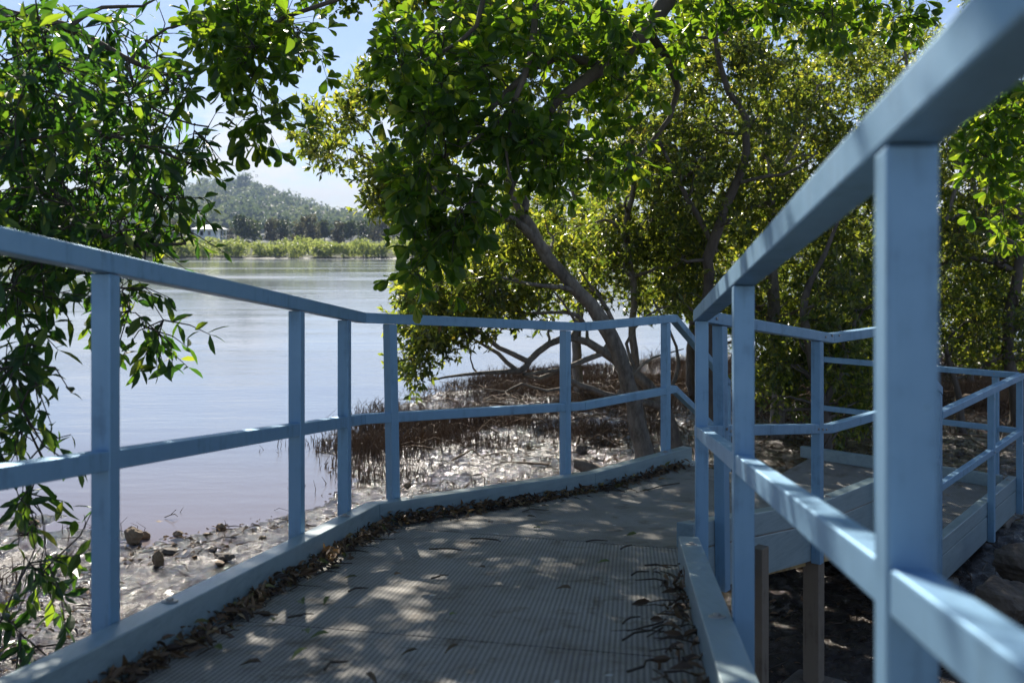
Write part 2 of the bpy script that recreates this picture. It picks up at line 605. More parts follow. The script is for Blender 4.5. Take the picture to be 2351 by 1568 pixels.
def blob_crown(lobes, per, size, rng, jit=.7, upper=False):
    cs, ns = [], []
    for (c, r) in lobes:
        d = norm(rng.normal(0, 1, (per, 3)))
        if upper:
            d[:, 2] = np.abs(d[:, 2]) * 1.0 - .15
        rad = rng.uniform(.72, 1.05, (per, 1))
        cs.append(np.array(c) + d * np.array(r) * rad)
        ns.append(d)
    return cards(np.vstack(cs), np.vstack(ns), size, rng, jit)


# forest over the hill: one far-off mass
rng = np.random.default_rng(21)
lob = []
vs_all, f_all, rn_all, off = [], [], [], 0
N = 2600
tx = rng.uniform(-1000, 560, N)
ty = rng.uniform(630, 1330, N)
tz = hill_z(tx, ty)
for i in range(N):
    r = rng.uniform(7.5, 15) * (.8 if rng.random() < .5 else 1)
    hh = r * rng.uniform(.75, 1.15)
    lobes = [((tx[i], ty[i], tz[i] + hh * .9), (r, r, hh))]
    for k in range(2):
        a = rng.uniform(0, 6.28)
        lobes.append(((tx[i] + math.cos(a) * r * .7, ty[i] + math.sin(a) * r * .7, tz[i] + hh * rng.uniform(.5, 1.1)), (r * .6, r * .6, hh * .55)))
    v_, f_ = blob_crown(lobes, 40, 2.6, rng, .5, True)
    vs_all.append(v_)
    f_all.append(f_ + off)
    off += len(v_)
    rn_all.append(np.clip(np.full(len(f_), rng.random()) * .8 + rng.random(len(f_)) * .2, 0, 1))
tag(mesh_np('hill_forest', np.vstack(vs_all), np.vstack(f_all), M['leaf_hill'], rnd=np.concatenate(rn_all)), 'hazy eucalypt forest covering the far hill', 'forest', kind='stuff')

# haze: one closed box of even thin air round everything
hzv = np.array([(x, y, z) for x in (-3200, 3200) for y in (-300, 3000) for z in (-3, 138)], float)
hf = np.array([[0, 1, 3, 2], [4, 6, 7, 5], [0, 4, 5, 1], [2, 3, 7, 6], [0, 2, 6, 4], [1, 5, 7, 3]])
m = bpy.data.materials.new('haze_air')
m.use_nodes = True
nt = m.node_tree
nt.nodes.remove(nt.nodes['Principled BSDF'])
pv = node(nt, 'ShaderNodeVolumePrincipled')
pv.inputs['Color'].default_value = (.46, .60, .86, 1)
pv.inputs['Density'].default_value = .00026
pv.inputs['Anisotropy'].default_value = .0
nt.links.new(pv.outputs[0], nt.nodes['Material Output'].inputs['Volume'])
M['haze'] = m
tag(mesh_np('haze', hzv, hf, m), 'thin pale air that fades the far hill', 'haze', kind='stuff')

# ------------------------------------------------------------------ far bank plants and house


def far_mesh(rng, kind):
    lobes = []
    if kind == 'bush':
        for k in range(8):
            a, rr = rng.uniform(0, 6.28), rng.uniform(0, 2.1)
            h = rng.uniform(.7, 2.7)
            lobes.append(((math.cos(a) * rr, math.sin(a) * rr, h), (rng.uniform(1.0, 1.6), rng.uniform(1.0, 1.6), rng.uniform(.9, 1.4))))
        return blob_crown(lobes, 75, .34, rng, .8)
    for k in range(13):
        a, rr = rng.uniform(0, 6.28), rng.uniform(0, 3.6)
        h = rng.uniform(2.0, 9.4)
        rr *= math.sqrt(max(.15, 1 - (max(h - 4, 0) / 7) ** 2))
        s = rng.uniform(1.3, 2.3)
        lobes.append(((math.cos(a) * rr, math.sin(a) * rr, h), (s, s, s * .85)))
    return blob_crown(lobes, 70, .55, rng, .8)


rng = np.random.default_rng(5)
bush_protos, dark_protos, brown_protos = [], [], []
for i in range(4):
    v_, f_ = far_mesh(rng, 'bush')
    bush_protos.append((v_, f_))
for i in range(4):
    dark_protos.append(far_mesh(rng, 'tree'))


def far_trunk(h, r):
    """a tapered trunk with two limbs"""
    ps = [(np.array([(0, 0, -.3), (.1, 0, h * .4), (.0, .1, h * .8)]), np.array([r, r * .8, r * .3])),
          (np.array([(.1, 0, h * .35), (h * .18, .2, h * .55), (h * .25, .3, h * .75)]), np.array([r * .6, r * .4, r * .15])),
          (np.array([(.05, 0, h * .4), (-h * .16, -.2, h * .6), (-h * .22, -.3, h * .8)]), np.array([r * .6, r * .4, r * .15]))]
    return tubes(ps, 6)


def tubes(paths, sides):
    """paths: list of (pts, radii) -> verts, quads (open tubes with pinched tips)"""
    byn = {}
    for p, r in paths:
        byn.setdefault(len(p), []).append((p, r))
    V, Fq, off = [], [], 0
    ang = np.arange(sides) / sides * 2 * math.pi
    ca, sa = np.cos(ang), np.sin(ang)
    for n, lst in byn.items():
        Pn = np.array([p for p, r in lst], float)
        Rn = np.array([r for p, r in lst], float)
        T = norm(np.gradient(Pn, axis=1))
        mean = np.abs(norm(Pn[:, -1] - Pn[:, 0]))
        ref = np.zeros_like(mean)
        ref[np.arange(len(mean)), mean.argmin(1)] = 1
        A = norm(np.cross(T, ref[:, None, :]))
        B = np.cross(T, A)
        ring = Pn[:, :, None, :] + Rn[:, :, None, None] * (A[:, :, None, :] * ca[None, None, :, None] + B[:, :, None, :] * sa[None, None, :, None])
        k = len(lst)
        V.append(ring.reshape(-1, 3))
        base = off + (np.arange(k) * n * sides)[:, None, None] + (np.arange(n - 1) * sides)[None, :, None]
        s = np.arange(sides)[None, None, :]
        s2 = (np.arange(sides) + 1)[None, None, :] % sides
        Fq.append(np.stack([base + s, base + s2, base + sides + s2, base + sides + s], -1).reshape(-1, 4))
        off += k * n * sides
    return np.vstack(V), np.vstack(Fq)


def far_plant(name, proto_v, proto_f, mat, trunk_h, trunk_r, label, cat, group, rng):
    root = empty(name, (0, 0, 0), label, cat, group)
    mesh_np('crown', proto_v, proto_f, mat, root, rnd=rng.random(len(proto_f)))
    tv, tf = far_trunk(trunk_h, trunk_r)
    mesh_np('trunk', tv, tf, M['bark_grey'], root, smooth=True)
    return root


def copy_tree(o, parent=None):
    c = o.copy()
    COL.objects.link(c)
    c.parent = parent
    for ch in [x for x in bpy.data.objects if x.parent == o]:
        copy_tree(ch, c)
    return c


BUSHLAB = 'low pale green mangrove bush in the band along the far shore'
bprot = [far_plant('mangrove_bush', v_, f_, M['leaf_far'], 2.4, .12, BUSHLAB, 'bush', 'mangrove bushes along the far shore', rng) for v_, f_ in bush_protos]
used = [False] * 4


def place(protos, flags, k, x, y, z, s, rz, sz=1.0):
    if not flags[k]:
        o = protos[k]
        flags[k] = True
    else:
        o = copy_tree(protos[k])
    o.location = (x, y, z)
    o.scale = (s, s, s * sz)
    o.rotation_euler = (0, 0, rz)
    return o


for row, (y0, step, s0) in enumerate(((202, 3.5, 1.0), (211, 5.0, 1.02), (222, 7.0, .88))):
    x = -108 - row * 5
    while x < (70 if row < 2 else 40):
        y = y0 + rng.uniform(-3, 3)
        place(bprot, used, int(rng.integers(4)), x, y, far_z(0, y) - .2, s0 * rng.uniform(.78, 1.2), rng.uniform(0, 6.28), rng.uniform(.85, 1.1))
        x += step * rng.uniform(.7, 1.25)

TGROUP = 'trees behind the far mangrove band'
dprot = [far_plant('river_tree', v_, f_, M['leaf_dark'], 8, .22, 'dark green bushy tree in the line behind the far mangroves', 'tree', TGROUP, rng) for v_, f_ in dark_protos[:2]]
brprot = [far_plant('river_tree', v_, f_, M['leaf_brown'], 8, .22, 'brownish thin-leaved tree in the line behind the far mangroves', 'tree', TGROUP, rng) for v_, f_ in dark_protos[2:]]
du, bu = [False, False], [False, False]


def atz(u, v, Y):
    p = P(u, v, Y)
    return p


# (u, top v, distance, kind)
ft = [(556, 486, 272, 'D'), (585, 502, 280, 'D'), (622, 497, 284, 'B'), (655, 499, 286, 'D'), (688, 503, 288, 'B'), (716, 490, 284, 'B'), (745, 498, 292, 'D'), (775, 506, 290, 'B'),
      (805, 500, 290, 'D'), (838, 502, 296, 'D'), (870, 497, 296, 'B'), (905, 500, 298, 'D'), (940, 498, 300, 'D'), (975, 502, 300, 'B'), (1012, 500, 302, 'D'), (1060, 498, 304, 'D'),
      (1110, 502, 306, 'B'), (1170, 499, 304, 'D'), (1230, 503, 304, 'D'), (1300, 500, 305, 'B'), (470, 498, 335, 'D'), (440, 505, 340, 'D'), (405, 500, 330, 'B'), (365, 502, 325, 'D'),
      (320, 498, 325, 'D'), (270, 502, 320, 'B'), (210, 500, 320, 'D'), (140, 503, 320, 'D'), (60, 500, 320, 'B'), (505, 515, 345, 'D'), (530, 520, 345, 'B')]
for i, (u, v, D, kd) in enumerate(ft):
    top = P(u, v, D)
    gz0 = float(far_z(0, D)) - .3
    h = top[2] - gz0
    pr, fl = (dprot, du) if kd == 'D' else (brprot, bu)
    o = place(pr, fl, i % 2, top[0], D, gz0, h / 10.9 , rng.uniform(0, 6.28), 1.0)
    o.scale = (h / 10.9 * rng.uniform(.9, 1.1), h / 10.9 * rng.uniform(.9, 1.1), h / 10.9)
    if i == 0:
        o['label'] = 'tall dark dome-shaped tree just to the side of the white house'
        o.scale = (h / 10.9 * 1.15, h / 10.9 * 1.15, h / 10.9)
    if i == 5:
        o['label'] = 'tall brownish tree standing highest in the middle of the far tree line'


def box_v(x0, x1, y0, y1, z0, z1):
    v = np.array([(x, y, z) for x in (x0, x1) for y in (y0, y1) for z in (z0, z1)], float)
    f = np.array([[0, 1, 3, 2], [4, 6, 7, 5], [0, 4, 5, 1], [2, 3, 7, 6], [0, 2, 6, 4], [1, 5, 7, 3]])
    return v, f


def boxes(name, lst, mat, parent):
    V, Fq, off = [], [], 0
    for b in lst:
        v_, f_ = box_v(*b)
        V.append(v_)
        Fq.append(f_ + off)
        off += 8
    return mesh_np(name, np.vstack(V), np.vstack(Fq), mat, parent)


HD = 262.0
ha, hb = P(440, 520, HD), P(508, 546, HD)
hx0, hx1 = ha[0], hb[0]
ze, zt = P(0, 526, HD)[2], P(0, 516.5, HD)[2]
zb = 1.2
house = empty('house', ((hx0 + hx1) / 2, HD, 0), 'small white house with a pale metal roof among the far trees', 'house')
house.location = (0, 0, 0)
boxes('wall', [(hx0 + .6, hx1 - 2.0, HD, HD + 6, zb, ze)], M['house_wall'], house)
rv = np.array([(hx0, HD - .7, ze), (hx1, HD - .7, ze), (hx1, HD + 6.7, ze), (hx0, HD + 6.7, ze), (hx0 + 2.2, HD + 3, zt), (hx1 - 3.0, HD + 3, zt),
               (hx0, HD - .7, ze - .18), (hx1, HD - .7, ze - .18), (hx1, HD + 6.7, ze - .18), (hx0, HD + 6.7, ze - .18)])
mesh_np('roof', rv, [np.array([[0, 1, 5, 4], [2, 3, 4, 5], [6, 7, 1, 0], [7, 8, 2, 1], [8, 9, 3, 2], [9, 6, 0, 3], [9, 8, 7, 6]]), np.array([[1, 2, 5], [3, 0, 4]])], M['house_roof'], house)
for wx in (hx1 - 3.6, hx1 - 5.6, hx0 + 2.2):
    wn = boxes('window', [(wx, wx + .9, HD - .06, HD - .005, ze - 1.75, ze - .5)], M['house_wall'], house)
    boxes('pane', [(wx + .08, wx + .82, HD - .09, HD - .065, ze - 1.68, ze - .57)], M['house_glass'], wn)
vd = boxes('verandah', [(hx1 - 1.95, hx1 - .1, HD - .3, HD + 5.5, ze - 2.75, ze - 2.55)], M['house_wall'], house)
for yy in (HD - .25, HD + 2.4, HD + 5.3):
    boxes('post', [(hx1 - .35, hx1 - .2, yy, yy + .15, zb, ze - .2)], M['house_wall'], vd)
boxes('railing', [(hx1 - 1.9, hx1 - .36, HD - .28, HD - .22, ze - 1.75, ze - 1.65), (hx1 - 1.9, hx1 - .36, HD - .28, HD - .22, ze - 2.2, ze - 2.12)], M['house_wall'], vd)

# ------------------------------------------------------------------ boardwalk and railings
# reference lines: plane of the post faces towards the walkway; z is the top of the handrail
def Lz(Y):
    return -.012 - .130 * (Y - 2.392)


L = [(-1.564, -2.5, Lz(-2.5)), (-.694, 4.73, -.3165), (.4486, 6.05, -.467), (1.124, 6.77, -.467)]
Rr = [(-.045, -2.5, Lz(-2.5)), (.765, 4.194, -.270), (1.6755, 5.336, -.467), (2.17, 5.845, -.467)]
Lst = [(1.124, 6.77, -.467), (1.80, 8.20, -1.10)]
Rst = [(2.17, 5.845, -.467), (2.80, 6.60, -.93)]
Rlow = [(2.80, 6.60, -1.09), (4.385, 8.64, -1.10)]
Elow = [(4.385, 8.64, -1.10), (3.0, 9.93, -1.10)]


def off_pts(pts, o, side):
    """offset a plan polyline by o metres outward (side +1: to the left of travel) with mitred joints"""
    p = np.array([q_[:2] for q_ in pts], float)
    res = []
    for i in range(len(p)):
        d0 = norm(p[i] - p[i - 1]) if i > 0 else None
        d1 = norm(p[i + 1] - p[i]) if i < len(p) - 1 else None
        if d0 is None:
            d0 = d1
        if d1 is None:
            d1 = d0
        n0 = np.array([-d0[1], d0[0]]) * side
        n1 = np.array([-d1[1], d1[0]]) * side
        b = norm(n0 + n1)
        res.append(p[i] + b * o / (b @ n0))
    return np.array(res)


def strip(name, pts, side, o0, o1, t0, t1, mat, parent, segs=None, gap=.0012, bw=.003, ext=(0, 0)):
    """one prism per segment of the polyline, each its own part"""
    A, B = off_pts(pts, o0, side), off_pts(pts, o1, side)
    outl = []
    for i in range(len(pts) - 1):
        if segs is not None and i not in segs:
            continue
        za, zb_ = pts[i][2] + CAMZ, pts[i + 1][2] + CAMZ
        v = []
        d = norm(A[i + 1] - A[i])
        e0 = ext[0] if i == 0 else -gap
        e1 = ext[1] if i == len(pts) - 2 else -gap
        ln = np.linalg.norm(A[i + 1] - A[i])
        sl_ = (zb_ - za) / ln
        for (X, z, e) in ((A[i], za, -e0), (A[i + 1], zb_, e1), (B[i + 1], zb_, e1), (B[i], za, -e0)):
            x_ = X + d * e
            v.append((x_[0], x_[1], z + t0 + e * sl_))
        for (X, z, e) in ((A[i], za, -e0), (A[i + 1], zb_, e1), (B[i + 1], zb_, e1), (B[i], za, -e0)):
            x_ = X + d * e
            v.append((x_[0], x_[1], z + t1 + e * sl_))
        f = np.array([[0, 1, 2, 3], [7, 6, 5, 4], [0, 4, 5, 1], [1, 5, 6, 2], [2, 6, 7, 3], [3, 7, 4, 0]])
        o = mesh_np(name, v, f, mat, parent)
        if bw:
            bevel(o, bw)
        outl.append(o)
    return outl


def along(pts, i, s):
    a, b = np.array(pts[i]), np.array(pts[i + 1])
    d = b - a
    ln = np.linalg.norm(d[:2])
    return a + d * s / ln, d[:2] / ln, d[2] / ln


def post(parent, pts, i, s, side, lean=0.0, t1=-1.21, w=.05, t0=-.052, name='post'):
    """square hollow post on the outer side of the line, s metres along segment i; lean = sideways shift of its foot along travel"""
    p, d, sl_ = along(pts, i, s)
    n = np.array([-d[1], d[0]]) * side
    v = []
    for (t, sh) in ((t1, lean), (t0, 0)):
        for (a, b) in ((0, 0), (w, 0), (w, w), (0, w)):
            q_ = p[:2] + d * (a + sh) + n * b
            z = CAMZ + p[2] + t + (sl_ * a if t == t0 else 0)
            v.append((q_[0], q_[1], z))
    f = np.array([[3, 2, 1, 0], [4, 5, 6, 7], [0, 1, 5, 4], [1, 2, 6, 5], [2, 3, 7, 6], [3, 0, 4, 7]])
    o = mesh_np(name, v, f, M['rail'], parent)
    bevel(o, .0035)
    return o


def cyl(c, axis_, r, h, seg=14):
    a = norm(np.array(axis_, float))
    ref = np.array([0, 0, 1.0]) if abs(a[2]) < .9 else np.array([1.0, 0, 0])
    x = norm(np.cross(a, ref))
    y = np.cross(a, x)
    an = np.arange(seg) / seg * 2 * math.pi
    ring = np.array([x * math.cos(t) + y * math.sin(t) for t in an])
    v = np.vstack([c + ring * r, c + ring * r + a * h * .7, c + ring * r * .8 + a * h, [c + a * h]])
    s = np.arange(seg)
    s2 = (s + 1) % seg
    q_ = np.vstack([np.stack([s, s2, seg + s2, seg + s], 1), np.stack([seg + s, seg + s2, 2 * seg + s2, 2 * seg + s], 1)])
    t = np.stack([2 * seg + s, 2 * seg + s2, np.full(seg, 3 * seg)], 1)
    return v, [q_, t]


def screw(parent, pos, axis_, r=.007, h=.004):
    v, f = cyl(np.array(pos), axis_, r, h, 10)
    return mesh_np('screw', v, f, M['steel'], parent, smooth=True)


MIDT = (-.482, -.530)
# --- left handrail of the ramp
lr = empty('handrail', (0, 0, 0), 'long pale blue handrail beside the water, bending along ramp and landing', 'railing', 'pale blue handrails of the boardwalk')
strip('top_rail', L, 1, -.002, .053, 0, -.05, M['rail'], lr)
strip('mid_rail', L, 1, .003, .046, *MIDT, M['rail'], lr)
for Y in (-.75, .85, 2.41, 3.80, 4.436):
    a = math.hypot(L[1][0] - L[0][0], L[1][1] - L[0][1]) * (Y + 2.5) / 7.23
    post(lr, L, 0, a, 1)
post(lr, L, 1, .15, 1, lean=.03)
post(lr, L, 1, 1.55, 1, lean=.0)
post(lr, L, 2, .86, 1)
p_, d_, s_ = along(L, 1, 1.60)
# --- right handrail of the ramp and landing
rr_ = empty('handrail', (0, 0, 0), 'pale blue handrail close to the viewer, running down the ramp and round the bend', 'railing', 'pale blue handrails of the boardwalk')
strip('top_rail', Rr, -1, -.002, .055, 0, -.05, M['rail'], rr_)
strip('mid_rail', Rr, -1, .003, .047, *MIDT, M['rail'], rr_)
lnR = math.hypot(Rr[1][0] - Rr[0][0], Rr[1][1] - Rr[0][1])
for Y in (-.55, 1.01, 2.53, 4.06):
    post(rr_, Rr, 0, lnR * (Y + 2.5) / 6.694, -1, w=.052)
post(rr_, Rr, 1, .165, -1, lean=.03)
post(rr_, Rr, 1, 1.27, -1)
post(rr_, Rr, 2, .60, -1)
nA = norm(np.array([Rr[2][1] - Rr[1][1], -(Rr[2][0] - Rr[1][0])]))
for (i, s, t) in ((1, .10, -.025), (1, 1.33, -.025), (1, 1.42, -.012), (2, .05, -.012), (1, 1.30, -.508), (1, 1.255, -.506), (1, 1.36, -.508), (1, .08, -.506), (1, .25, -.506), (1, .20, -.496)):
    p, d, sl_ = along(Rr, i, s)
    q_ = p[:2] + nA * (.056 if t > -.1 else .0535 if abs(s - 1.30) < .03 or abs(s - .2) < .02 else .048)
    screw(rr_, (q_[0], q_[1], CAMZ + p[2] + t), (nA[0], nA[1], 0), .0065, .004)

# --- stairs rails
sr = empty('handrail', (0, 0, 0), 'short steep handrail down the far side of the steps from the landing', 'railing', 'pale blue handrails of the boardwalk')
strip('top_rail', Lst, 1, -.001, .053, 0, -.05, M['rail'], sr)
strip('mid_rail', Lst, 1, .003, .046, *MIDT, M['rail'], sr)
post(sr, Lst, 0, 1.55, 1, t1=-1.2)
sr2 = empty('handrail', (0, 0, 0), 'short steep handrail down the near side of the steps, half hidden by a post', 'railing', 'pale blue handrails of the boardwalk')
strip('top_rail', Rst, -1, -.001, .055, 0, -.05, M['rail'], sr2)
strip('mid_rail', Rst, -1, .003, .047, *MIDT, M['rail'], sr2)
post(sr2, Rst, 0, .94, -1, t1=-1.36)
# --- lower platform rails
lo1 = empty('handrail', (0, 0, 0), 'pale blue handrail along the near side of the lower platform', 'railing', 'pale blue handrails of the boardwalk')
strip('top_rail', Rlow, -1, .0, .055, 0, -.05, M['rail'], lo1)
strip('mid_rail', Rlow, -1, .003, .047, *MIDT, M['rail'], lo1)
post(lo1, Rlow, 0, 1.48, -1)
post(lo1, Rlow, 0, 2.53, -1)
lo2 = empty('handrail', (0, 0, 0), 'pale blue handrail across the far end of the lower platform', 'railing', 'pale blue handrails of the boardwalk')
strip('top_rail', Elow, -1, .0, .055, 0, -.05, M['rail'], lo2)
strip('mid_rail', Elow, -1, .003, .047, *MIDT, M['rail'], lo2)
post(lo2, Elow, 0, .16, -1)
post(lo2, Elow, 0, 1.80, -1)
for obj_, pts_, s_, t_ in ((lo1, Rlow, 1.47, -.09), (lo1, Rlow, 1.49, -.508), (lo2, Elow, .19, -.025), (lo2, Elow, .19, -.07)):
    p, d, sl_ = along(pts_, 0, s_)
    sgn = -1
    n_ = np.array([-d[1], d[0]]) * -1
    if obj_ is lo2:
        q_ = p[:2] - n_ * .0005
        ax_ = (-n_[0], -n_[1], 0)
    else:
        q_ = p[:2] + n_ * .055
        ax_ = (n_[0], n_[1], 0)
    screw(obj_, (q_[0], q_[1], CAMZ + p[2] + t_), ax_, .0065, .004)

# --- upper boardwalk
KT, KB, FB = -.9, -1.008, -1.2
bw = empty('boardwalk', (0, 0, 0), 'upper boardwalk ramp and landing with grey grating deck and pale green kerbs', 'boardwalk')
L_in, R_in = off_pts(L, -.005, 1), off_pts(Rr, -.005, -1)


def deck_patch(quad, ulen, name, parent, th=.035, nu=2, rot=0.):
    """quad: 4 corners a,b (near edge left,right), c,d (far edge right,left)"""
    a, b, c, d = [np.array(x, float) for x in quad]
    n_ = 12
    vs, uvs = [], []
    ax1 = norm((d - a)[:2] + (c - b)[:2])
    ax2 = np.array([ax1[1], -ax1[0]])
    for i in range(n_ + 1):
        for j in range(n_ + 1):
            s, t = i / n_, j / n_
            p = (a * (1 - s) + b * s) * (1 - t) + (d * (1 - s) + c * s) * t
            vs.append(p)
            uvs.append((p[:2] @ ax2, p[:2] @ ax1))
    vs = np.array(vs)
    idx = np.arange((n_ + 1) ** 2).reshape(n_ + 1, n_ + 1)
    q1 = np.stack([idx[:-1, :-1], idx[1:, :-1], idx[1:, 1:], idx[:-1, 1:]], -1).reshape(-1, 4)
    nv = len(vs)
    vs = np.vstack([vs, vs - np.array([0, 0, th])])
    q2 = q1[:, ::-1] + nv
    e = np.concatenate([idx[:, 0], idx[-1, 1:], idx[-2::-1, -1], idx[0, -2:0:-1]])
    e2 = np.roll(e, -1)
    q3 = np.stack([e, e + nv, e2 + nv, e2], -1)
    return mesh_np(name, vs, np.vstack([q1, q2, q3]), M['deck'], parent, uv=np.vstack([uvs, uvs]))


def dz(p, zr):
    return (p[0], p[1], CAMZ + zr + KB)


def lerp(a, b, t):
    return tuple(np.array(a) * (1 - t) + np.array(b) * t)


A0, A1, A2, A3 = [dz(L_in[i], L[i][2]) for i in range(4)]
B0, B1, B2, B3 = [dz(R_in[i], Rr[i][2]) for i in range(4)]
cuts = [0, .30, .565, .75, .999]
for t0, t1 in zip(cuts[:-1], cuts[1:]):
    g = .0006
    deck_patch((lerp(A0, A1, t0 + g), lerp(B0, B1, t0 + g), lerp(B0, B1, t1 - g), lerp(A0, A1, t1 - g)), 1, 'deck_panel', bw)
deck_patch((lerp(A1, A2, .003), lerp(B1, B2, .003), lerp(B1, B2, .998), lerp(A1, A2, .998)), 1, 'deck_panel', bw)
deck_patch((lerp(A2, A3, .003), lerp(B2, B3, .003), B3, A3), 1, 'deck_panel', bw)
for i in range(3):
    mt = M['plank'] if i == 0 else M['plank_angled']
    strip('kerb', L, 1, -.072, -.001, KT, KB + .001, mt, bw, segs=[i], bw=.004, ext=(0, .07))
    strip('fascia_board', L, 1, -.045, -.001, KB - .005, FB, mt, bw, segs=[i], bw=.003)
    if i == 0:
        Rk = [Rr[0], tuple(along(Rr, 0, lnR - .34)[0])]
        strip('kerb', Rk, -1, -.080, -.001, KT, KB + .001, mt, bw, bw=.004)
    else:
        strip('kerb', Rr, -1, -.072, -.001, KT, KB + .001, mt, bw, segs=[i], bw=.004)
    strip('fascia_board', Rr, -1, -.045, -.001, KB - .005, FB, mt, bw, segs=[i], bw=.003)
# joists across under the deck
for t in np.linspace(.05, .95, 7):
    a, b = np.array(lerp(A0, A1, t)), np.array(lerp(B0, B1, t))
    strip('joist', [tuple(a - [0, 0, CAMZ]), tuple(b - [0, 0, CAMZ])], 1, 0, .05, -.045, -.17, M['beam'], bw, bw=0, ext=(-.06, -.06))
for (qa, qb) in (((A1, A2), (B1, B2)), ((A2, A3), (B2, B3))):
    for t in (.3, .8):
        a, b = np.array(lerp(*qa, t)), np.array(lerp(*qb, t))
        strip('joist', [tuple(a - [0, 0, CAMZ]), tuple(b - [0, 0, CAMZ])], 1, 0, .05, -.045, -.17, M['beam'], bw, bw=0, ext=(-.06, -.06))


def pile(parent, x, y, ztop, rot, w=.085, foot=True):
    g = float(ground_z(np.array([x]), np.array([y]))[0])
    c, s = math.cos(rot), math.sin(rot)

    def rb(w0, w1, z0, z1):
        v = []
        for (ww, z) in ((w0, z0), (w1, z1)):
            for (a, b) in ((-1, -1), (1, -1), (1, 1), (-1, 1)):
                v.append((x + (a * c - b * s) * ww / 2, y + (a * s + b * c) * ww / 2, z))
        return v, np.array([[3, 2, 1, 0], [4, 5, 6, 7], [0, 1, 5, 4], [1, 2, 6, 5], [2, 3, 7, 6], [3, 0, 4, 7]])
    v, f = rb(w, w, g - .3, ztop)
    o = bevel(mesh_np('pile', v, f, M['pile'], parent), .004)
    if foot:
        v, f = rb(.34, .28, g - .2, g + .06)
        bevel(mesh_np('footing', v, f, M['concrete'], o), .02)
        v, f = rb(.16, .16, g + .06, g + .072)
        mesh_np('base_plate', v, f, M['pile'], o)
    return o


rotA = math.atan2(Rr[2][1] - Rr[1][1], Rr[2][0] - Rr[1][0])
pa = along(Rr, 1, .62)[0]
pb = along(Rr, 1, 1.36)[0]
pile(bw, pa[0] + .0, pa[1] - .02, CAMZ + pa[2] - 1.05, rotA, .075)
pile(bw, pb[0] - .02, pb[1] + .0, CAMZ + pb[2] - 1.05, rotA, .085)
pl2 = along(L, 1, .9)[0]
pl3 = along(L, 2, .8)[0]
pile(bw, pl2[0] + .12, pl2[1] - .10, CAMZ + pl2[2] - 1.05, rotA)
pile(bw, pl3[0] + .12, pl3[1] - .12, CAMZ + pl3[2] - 1.05, rotA)
for Y in (-1.6, .6, 2.9):
    for pts_, dx in ((L, .12), (Rr, -.12)):
        tt = (Y + 2.5) / (pts_[1][1] + 2.5)
        p = lerp(pts_[0], pts_[1], tt)
        pile(bw, p[0] + dx, Y, CAMZ + p[2] - 1.05, R(-7))
# bearer between the two near piles
bA = (pa[0] - .12, pa[1] + .18, pa[2] - 1.21)
bB = (pb[0] + .25, pb[1] + .22, pb[2] - 1.16)
strip('bearer', [bA, bB], 1, 0, .06, .0, -.09, M['beam'], bw, bw=.003)
# recessed bolts in kerb tops


def kbolt(parent, pts, i, s, o, side):
    p, d, sl_ = along(pts, i, s)
    n = np.array([-d[1], d[0]]) * side
    q_ = p[:2] + n * o
    c = np.array([q_[0], q_[1], CAMZ + p[2] + KT + .0006])
    up = norm(np.array([-d[0] * sl_, -d[1] * sl_, 1]))
    v, f = cyl(c, up, .022, .0028, 18)
    b = mesh_np('kerb_bolt', v, f, M['steel'], parent, smooth=True)
    v, f = cyl(c + up * .003, up, .010, .006, 6)
    mesh_np('bolt_head', v, f, M['steel'], b)


ln1 = math.hypot(L[1][0] - L[0][0], L[1][1] - L[0][1])
for Y in (1.6, 2.66, 4.28):
    kbolt(bw, L, 0, ln1 * (Y + 2.5) / 7.23, -.03, 1)
kbolt(bw, L, 1, .26, -.03, 1)
kbolt(bw, L, 2, .80, -.03, 1)
for Y in (2.55, 3.66, 1.4):
    kbolt(bw, Rr, 0, lnR * (Y + 2.5) / 6.694, -.04, -1)
kbolt(bw, Rr, 1, .08, -.035, -1)
kbolt(bw, Rr, 2, .10, -.035, -1)

# --- steps down from the landing
st = empty('steps', (0, 0, 0), 'short flight of grating steps from the landing to the lower platform', 'steps')
zu, zl = CAMZ - .467 + KB, CAMZ - 1.10 + KB
for k in range(1, 4):
    t0, t1 = (k - 1) / 3 * .96 + .02, k / 3 * .96 + .05
    z = zu + (zl - zu) * k / 4
    a = lerp((*L_in[3], 0), (1.78, 8.18, 0), t0)
    d = lerp((*L_in[3], 0), (1.78, 8.18, 0), t1)
    b = lerp((*R_in[3], 0), (2.79, 6.61, 0), t0)
    c = lerp((*R_in[3], 0), (2.79, 6.61, 0), t1)
    deck_patch([(q_[0], q_[1], z) for q_ in (a, b, c, d)], 1, 'tread', st)
for pts_, sd_ in ((Lst, 1), ([Rst[0], (2.80, 6.60, -1.10)], -1)):
    strip('stringer', pts_, sd_, -.04, -.001, -.93, -1.2, M['plank_angled'], st)

# --- lower platform
lp = empty('lower_platform', (0, 0, 0), 'lower boardwalk platform with sunlit grating deck at the foot of the steps', 'boardwalk')
Lp = [(1.78, 8.2, 0), (2.80, 6.62, 0), (4.375, 8.645, 0), (2.98, 9.93, 0)]
zlo = CAMZ - 1.10 + KB
c4 = [(q_[0], q_[1], zlo) for q_ in Lp]
mid0, mid1 = lerp(c4[1], c4[2], .5), lerp(c4[0], c4[3], .5)
g0, g1 = lerp(c4[1], c4[2], .501), lerp(c4[0], c4[3], .501)
deck_patch((c4[0], c4[1], mid0, mid1), 1, 'deck_panel', lp)
deck_patch((g1, g0, c4[2], c4[3]), 1, 'deck_panel', lp)
strip('kerb', Rlow, -1, -.072, -.001, KT, KB + .001, M['plank_angled'], lp, bw=.004)
strip('fascia_board', Rlow, -1, -.045, -.001, KB - .005, FB, M['plank_angled'], lp, bw=.003)
El = [(4.32, 8.70, -1.1), Elow[1]]
